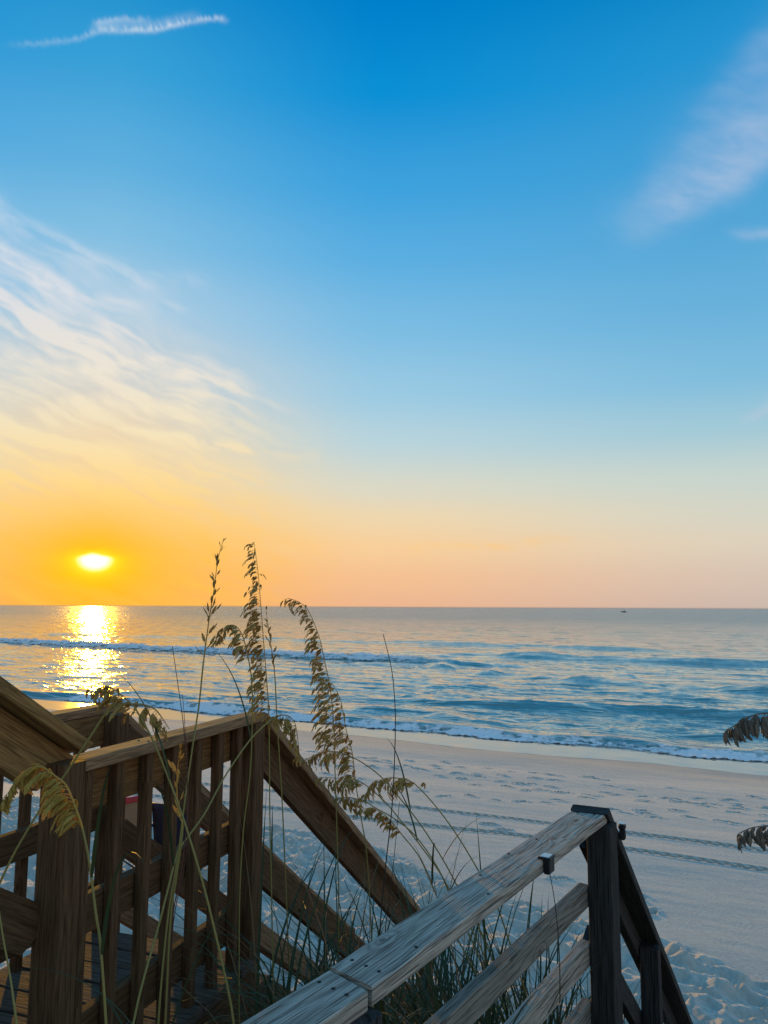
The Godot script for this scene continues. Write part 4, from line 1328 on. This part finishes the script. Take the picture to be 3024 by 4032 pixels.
func sea_oats() -> void:
	var heads := [
		["tall sea oat stalk with a thin sparse seed head, leftmost against the sunrise sky", 10, "sparse", [Vector3(-0.575, 2.4, -2.054), Vector3(-0.574, 3.375, -2.054), Vector3(-0.573, 3.674, -2.071), Vector3(-0.571, 3.892, -2.102), Vector3(-0.57, 4.04, -2.122), Vector3(-0.564, 4.197, -2.143), Vector3(-0.548, 4.34, -2.16), Vector3(-0.54, 4.462, -2.174), Vector3(-0.525, 4.63, -2.192), Vector3(-0.515, 4.729, -2.202), Vector3(-0.509, 4.843, -2.212), Vector3(-0.499, 4.967, -2.223), Vector3(-0.489, 5.053, -2.231), Vector3(-0.483, 5.133, -2.237), Vector3(-0.468, 5.199, -2.243)]],
		["tallest sea oat by the landing's end post, its full seed head drooping to the left", 6, "full", [Vector3(-0.372, 2.4, -2.979), Vector3(-0.375, 2.969, -2.979), Vector3(-0.379, 3.269, -2.972), Vector3(-0.385, 3.489, -2.958), Vector3(-0.402, 4.02, -2.923), Vector3(-0.41, 4.249, -2.908), Vector3(-0.418, 4.59, -2.886), Vector3(-0.426, 4.712, -2.878), Vector3(-0.44, 4.865, -2.867), Vector3(-0.454, 5.017, -2.857), Vector3(-0.466, 5.136, -2.849), Vector3(-0.481, 5.238, -2.842)]],
		["sea oat with a short golden head hooked over, beside the tallest one", 8, "dense", [Vector3(-0.484, 2.4, -2.871), Vector3(-0.485, 3.008, -2.871), Vector3(-0.487, 3.308, -2.864), Vector3(-0.491, 3.527, -2.852), Vector3(-0.498, 3.969, -2.828), Vector3(-0.488, 4.226, -2.813), Vector3(-0.467, 4.428, -2.801), Vector3(-0.464, 4.69, -2.786), Vector3(-0.479, 4.812, -2.779), Vector3(-0.501, 4.893, -2.774), Vector3(-0.526, 4.929, -2.773), Vector3(-0.551, 4.931, -2.774), Vector3(-0.576, 4.904, -2.78), Vector3(-0.601, 4.865, -2.788)]],
		["slender pale sea oat stalk leaning on the right side of the tallest stalk", 7, "sparse", [Vector3(-0.322, 2.4, -3.16), Vector3(-0.326, 2.889, -3.16), Vector3(-0.331, 3.188, -3.146), Vector3(-0.34, 3.406, -3.119), Vector3(-0.358, 3.822, -3.067), Vector3(-0.379, 4.262, -3.013), Vector3(-0.399, 4.553, -2.977), Vector3(-0.409, 4.74, -2.954), Vector3(-0.425, 4.862, -2.939), Vector3(-0.443, 4.983, -2.924)]],
		["long sea oat seed head bent in an arc against the sea, right of the landing", 7, "full", [Vector3(-0.18, 2.4, -3.214), Vector3(-0.178, 2.862, -3.214), Vector3(-0.177, 3.161, -3.199), Vector3(-0.174, 3.38, -3.173), Vector3(-0.167, 3.866, -3.112), Vector3(-0.173, 4.058, -3.089), Vector3(-0.179, 4.25, -3.065), Vector3(-0.185, 4.409, -3.045), Vector3(-0.189, 4.539, -3.029), Vector3(-0.202, 4.68, -3.012), Vector3(-0.224, 4.788, -2.999), Vector3(-0.246, 4.883, -2.987), Vector3(-0.287, 4.983, -2.974), Vector3(-0.326, 5.018, -2.97), Vector3(-0.367, 5.032, -2.968)]],
		["sea oat hanging just below and right of the long arched seed head", 7, "full", [Vector3(-0.025, 2.4, -3.315), Vector3(-0.027, 2.863, -3.315), Vector3(-0.03, 3.162, -3.3), Vector3(-0.035, 3.38, -3.273), Vector3(-0.042, 3.695, -3.234), Vector3(-0.063, 4.027, -3.193), Vector3(-0.084, 4.16, -3.177), Vector3(-0.108, 4.309, -3.158), Vector3(-0.122, 4.426, -3.144), Vector3(-0.148, 4.524, -3.132), Vector3(-0.165, 4.619, -3.12), Vector3(-0.187, 4.673, -3.114), Vector3(-0.215, 4.717, -3.108)]],
		["sea oat slanting across the balusters, its seed head hanging over the descending stair cap", 9, "dense", [Vector3(-0.587, 2.4, -1.837), Vector3(-0.582, 3.773, -1.837), Vector3(-0.576, 4.042, -1.917), Vector3(-0.564, 4.207, -2.063), Vector3(-0.557, 4.322, -2.166), Vector3(-0.549, 4.351, -2.19), Vector3(-0.503, 4.418, -2.255), Vector3(-0.463, 4.504, -2.322), Vector3(-0.402, 4.599, -2.396), Vector3(-0.343, 4.654, -2.446), Vector3(-0.32, 4.663, -2.461), Vector3(-0.295, 4.657, -2.478), Vector3(-0.276, 4.621, -2.505), Vector3(-0.27, 4.508, -2.58)]],
		["uppermost of the sea oats bowing left over the sand beyond the stair rail", 12, "full", [Vector3(0.645, 2.4, -3.094), Vector3(0.609, 2.982, -3.094), Vector3(0.567, 3.274, -3.1), Vector3(0.489, 3.479, -3.11), Vector3(0.397, 3.721, -3.122), Vector3(0.28, 3.947, -3.134), Vector3(0.214, 4.058, -3.14), Vector3(0.142, 4.162, -3.146), Vector3(0.075, 4.242, -3.152), Vector3(-0.002, 4.326, -3.158), Vector3(-0.069, 4.376, -3.164), Vector3(-0.121, 4.403, -3.169), Vector3(-0.171, 4.42, -3.175), Vector3(-0.205, 4.424, -3.179), Vector3(-0.256, 4.414, -3.187), Vector3(-0.312, 4.388, -3.199)]],
		["bowed sea oat second from the top, with its dark seed head against the sand", 10, "full", [Vector3(0.629, 2.4, -3.049), Vector3(0.592, 3.011, -3.049), Vector3(0.546, 3.302, -3.051), Vector3(0.463, 3.505, -3.056), Vector3(0.372, 3.729, -3.062), Vector3(0.259, 3.929, -3.068), Vector3(0.209, 4.012, -3.07), Vector3(0.12, 4.126, -3.075), Vector3(0.068, 4.188, -3.078), Vector3(0.007, 4.256, -3.081), Vector3(-0.059, 4.31, -3.085), Vector3(-0.097, 4.33, -3.088), Vector3(-0.135, 4.337, -3.092), Vector3(-0.189, 4.339, -3.098), Vector3(-0.242, 4.341, -3.104)]],
		["sea oat with the broadest drooping seed head, right of the thin dark stalk", 9, "full", [Vector3(0.676, 2.4, -2.958), Vector3(0.645, 3.055, -2.958), Vector3(0.607, 3.349, -2.955), Vector3(0.538, 3.558, -2.949), Vector3(0.418, 3.922, -2.939), Vector3(0.355, 4.039, -2.937), Vector3(0.293, 4.141, -2.935), Vector3(0.245, 4.211, -2.934), Vector3(0.191, 4.279, -2.933), Vector3(0.138, 4.335, -2.933), Vector3(0.106, 4.361, -2.933), Vector3(0.07, 4.372, -2.935), Vector3(0.034, 4.373, -2.938), Vector3(0.002, 4.37, -2.941), Vector3(-0.034, 4.344, -2.948), Vector3(-0.07, 4.302, -2.958)]],
		["small bowed sea oat with its tip resting near the stair cap", 11, "dense", [Vector3(0.63, 2.4, -3.098), Vector3(0.59, 2.987, -3.098), Vector3(0.542, 3.277, -3.102), Vector3(0.454, 3.479, -3.11), Vector3(0.327, 3.771, -3.121), Vector3(0.259, 3.903, -3.126), Vector3(0.222, 3.984, -3.129), Vector3(0.161, 4.074, -3.133), Vector3(0.104, 4.136, -3.137), Vector3(0.03, 4.185, -3.144), Vector3(-0.022, 4.211, -3.148), Vector3(-0.067, 4.237, -3.152), Vector3(-0.099, 4.246, -3.155), Vector3(-0.137, 4.252, -3.16), Vector3(-0.182, 4.243, -3.167)]],
		["lowest of the bowed sea oats, its seed head just above the tyre tracks", 7, "dense", [Vector3(0.637, 2.4, -3.001), Vector3(0.588, 3.055, -3.001), Vector3(0.529, 3.34, -3.002), Vector3(0.421, 3.531, -3.003), Vector3(0.297, 3.753, -3.004), Vector3(0.208, 3.922, -3.004), Vector3(0.141, 4.069, -3.003), Vector3(0.072, 4.155, -3.004), Vector3(0.035, 4.199, -3.005), Vector3(0.002, 4.229, -3.006), Vector3(-0.038, 4.246, -3.008), Vector3(-0.071, 4.244, -3.012), Vector3(-0.104, 4.225, -3.018)]],
		["large yellowish sea oat head arching over the near corner post of the landing", 8, "heavy", [Vector3(-0.454, 2.4, -1.497), Vector3(-0.464, 3.661, -1.497), Vector3(-0.476, 3.96, -1.502), Vector3(-0.499, 4.179, -1.512), Vector3(-0.506, 4.242, -1.515), Vector3(-0.524, 4.37, -1.52), Vector3(-0.537, 4.429, -1.523), Vector3(-0.555, 4.518, -1.526), Vector3(-0.572, 4.579, -1.528), Vector3(-0.591, 4.624, -1.53), Vector3(-0.609, 4.658, -1.531), Vector3(-0.631, 4.674, -1.533), Vector3(-0.652, 4.687, -1.535), Vector3(-0.673, 4.691, -1.537), Vector3(-0.697, 4.674, -1.543), Vector3(-0.715, 4.653, -1.55), Vector3(-0.732, 4.624, -1.558)]],
		["sea oat crossing the corner post diagonally, its golden head nodding over the landing cap", 13, "dense", [Vector3(-1.06, 2.4, -1.855), Vector3(-1.03, 3.709, -1.855), Vector3(-0.999, 4.003, -1.857), Vector3(-0.933, 4.213, -1.86), Vector3(-0.903, 4.307, -1.862), Vector3(-0.875, 4.381, -1.864), Vector3(-0.844, 4.448, -1.865), Vector3(-0.796, 4.533, -1.867), Vector3(-0.752, 4.598, -1.869), Vector3(-0.699, 4.682, -1.871), Vector3(-0.655, 4.753, -1.873), Vector3(-0.636, 4.765, -1.874), Vector3(-0.61, 4.768, -1.877), Vector3(-0.574, 4.766, -1.882), Vector3(-0.547, 4.755, -1.887), Vector3(-0.528, 4.73, -1.894), Vector3(-0.513, 4.704, -1.901)]],
		["sea oat leaning left across the balusters, its head against the sun glitter", 10, "full", [Vector3(-0.235, 2.4, -1.808), Vector3(-0.255, 3.532, -1.808), Vector3(-0.279, 3.83, -1.816), Vector3(-0.322, 4.045, -1.831), Vector3(-0.342, 4.141, -1.837), Vector3(-0.391, 4.308, -1.848), Vector3(-0.423, 4.404, -1.854), Vector3(-0.463, 4.51, -1.86), Vector3(-0.503, 4.6, -1.866), Vector3(-0.543, 4.683, -1.871), Vector3(-0.579, 4.741, -1.874), Vector3(-0.6, 4.768, -1.877), Vector3(-0.64, 4.798, -1.88), Vector3(-0.661, 4.806, -1.883), Vector3(-0.695, 4.806, -1.888)]],
		["young green sea oat head standing upright in front of the third baluster", 6, "sparse", [Vector3(-0.558, 2.4, -2.088), Vector3(-0.554, 3.415, -2.088), Vector3(-0.548, 3.714, -2.073), Vector3(-0.537, 3.932, -2.046), Vector3(-0.524, 4.216, -2.011), Vector3(-0.51, 4.329, -1.997), Vector3(-0.494, 4.454, -1.982), Vector3(-0.505, 4.495, -1.977), Vector3(-0.509, 4.578, -1.967), Vector3(-0.501, 4.648, -1.958)]],
		["upper sea oat head hanging into the picture from the right edge, over the waves", 6, "heavy", [Vector3(1.05, 2.4, -1.484), Vector3(1.02, 3.821, -1.484), Vector3(0.994, 4.116, -1.469), Vector3(0.939, 4.327, -1.443), Vector3(0.864, 4.609, -1.409), Vector3(0.807, 4.754, -1.391), Vector3(0.758, 4.806, -1.384), Vector3(0.709, 4.82, -1.382), Vector3(0.676, 4.818, -1.383), Vector3(0.65, 4.814, -1.383), Vector3(0.626, 4.802, -1.385), Vector3(0.601, 4.784, -1.387)]],
		["lower sea oat head hanging into the picture from the right edge, over the tyre tracks", 6, "heavy", [Vector3(1.08, 2.4, -1.547), Vector3(1.05, 3.714, -1.547), Vector3(1.02, 4.009, -1.533), Vector3(0.957, 4.219, -1.507), Vector3(0.897, 4.427, -1.481), Vector3(0.846, 4.528, -1.469), Vector3(0.795, 4.59, -1.461), Vector3(0.753, 4.609, -1.459), Vector3(0.728, 4.611, -1.459), Vector3(0.702, 4.607, -1.459), Vector3(0.673, 4.604, -1.46), Vector3(0.649, 4.594, -1.461)]],
	]
	for h in heads:
		oat(h[0], h[1], h[2], h[3])
	var bare := [
		["bare purplish grass stalk, left one of a thin pair beside the tall sparse sea oat", 0.0016, [Vector3(-0.559, 2.4, -2.052), Vector3(-0.555, 3.412, -2.052), Vector3(-0.55, 3.712, -2.05), Vector3(-0.541, 3.932, -2.046), Vector3(-0.529, 4.204, -2.042), Vector3(-0.508, 4.337, -2.04), Vector3(-0.498, 4.48, -2.037), Vector3(-0.503, 4.599, -2.035), Vector3(-0.515, 4.703, -2.032), Vector3(-0.531, 4.797, -2.03), Vector3(-0.549, 4.897, -2.028)]],
		["bare reddish grass stalk, right one of a thin pair above the landing cap", 0.0013, [Vector3(-0.553, 2.4, -2.046), Vector3(-0.549, 3.412, -2.046), Vector3(-0.545, 3.712, -2.046), Vector3(-0.536, 3.932, -2.046), Vector3(-0.526, 4.202, -2.046), Vector3(-0.501, 4.358, -2.046), Vector3(-0.498, 4.482, -2.046), Vector3(-0.505, 4.597, -2.045), Vector3(-0.514, 4.702, -2.044), Vector3(-0.522, 4.772, -2.043)]],
		["thin dark bare stalk rising above the sand to the waves", 0.0022, [Vector3(-0.02, 2.4, -2.49), Vector3(-0.018, 3.19, -2.49), Vector3(-0.016, 3.49, -2.485), Vector3(-0.012, 3.71, -2.477), Vector3(-0.007, 4.016, -2.465), Vector3(0.008, 4.203, -2.458), Vector3(0.029, 4.401, -2.45), Vector3(0.038, 4.63, -2.441), Vector3(0.032, 4.758, -2.435), Vector3(0.021, 4.83, -2.432), Vector3(-0.001, 4.916, -2.429)]],
		["short dark bare stalk standing right beside the taller dark one", 0.0017, [Vector3(-0.008, 2.4, -2.494), Vector3(-0.006, 3.19, -2.494), Vector3(-0.003, 3.49, -2.488), Vector3(0.002, 3.71, -2.477), Vector3(0.009, 4.018, -2.461), Vector3(0.018, 4.091, -2.457), Vector3(0.036, 4.254, -2.449), Vector3(0.051, 4.409, -2.441)]],
		["dark stalk standing between the top cap and the grey mid rails", 0.0024, [Vector3(0.449, 2.4, -2.292), Vector3(0.46, 3.206, -2.292), Vector3(0.473, 3.504, -2.31), Vector3(0.497, 3.72, -2.345), Vector3(0.508, 3.819, -2.36), Vector3(0.517, 3.978, -2.384), Vector3(0.513, 4.114, -2.402), Vector3(0.501, 4.209, -2.415)]],
		["pale stalk leaning at the left edge of the picture, below the near mid rail", 0.0024, [Vector3(-0.423, 2.4, -1.243), Vector3(-0.46, 3.789, -1.243), Vector3(-0.504, 4.074, -1.281), Vector3(-0.584, 4.266, -1.35), Vector3(-0.605, 4.315, -1.368), Vector3(-0.629, 4.376, -1.388), Vector3(-0.652, 4.428, -1.405), Vector3(-0.676, 4.49, -1.423)]],
	]
	for b in bare:
		var st := SurfaceTool.new()
		st.begin(Mesh.PRIMITIVE_TRIANGLES)
		var root: Vector3 = b[2][0]
		var local := []
		for p in b[2]:
			local.append(p - root)
		tube(st, curve_of(local, 5), b[1] * 1.2, b[1] * 0.5, 6)
		st.generate_normals()
		var o := put(self, numbered("grass_stalk"), st.commit(), M.stem_red if b[0].contains("reddish") or b[0].contains("purplish") else M.stem if b[0].contains("pale") else M.stem_dark)
		o.position = root
		tag(o, b[0], "grass stalk", "bare stalks among the sea oats")


func undergrowth() -> void:
	# the tufts that the stalks rise from, between the two flights of stairs
	var st := SurfaceTool.new()
	st.begin(Mesh.PRIMITIVE_TRIANGLES)
	var dry := SurfaceTool.new()
	dry.begin(Mesh.PRIMITIVE_TRIANGLES)
	for k in 1800:
		var s := rng.randf_range(2.3, 4.0)
		var wall := -0.87 + (s - 1.44) * 0.185 # the grey railing stands here
		var u := rng.randf_range(-1.72, wall - 0.16)
		if k > 900: # thick along the outer side of the railing
			u = wall - 0.16 - absf(rng.randfn(0.0, 0.22))
		var base := at_us(u, s, sand_height(u, s) - 0.03)
		var long := rng.randf_range(0.5, 1.25)
		var line := arching(base, rng.randf_range(PI * 0.35, PI * 1.75), long, rng.randf_range(0.05, 0.55), rng.randf_range(0.6, 2.8), 10)
		if rng.randf() < 0.2:
			blade(dry, line, rng.randf_range(0.004, 0.008))
		else:
			blade(st, line, rng.randf_range(0.008, 0.016))
	st.generate_normals()
	dry.generate_normals()
	for q in [[st, M.leaf, "dune_grass", "dark green grass tufts growing between the two flights of stairs"], [dry, M.dry, "dry_grass", "dry tan blades among the green grass tufts"]]:
		var o := put(self, q[2], q[0].commit(), q[1])
		o.set_meta("kind", "stuff")
		o.set_meta("label", q[3])
		o.set_meta("category", "grass")
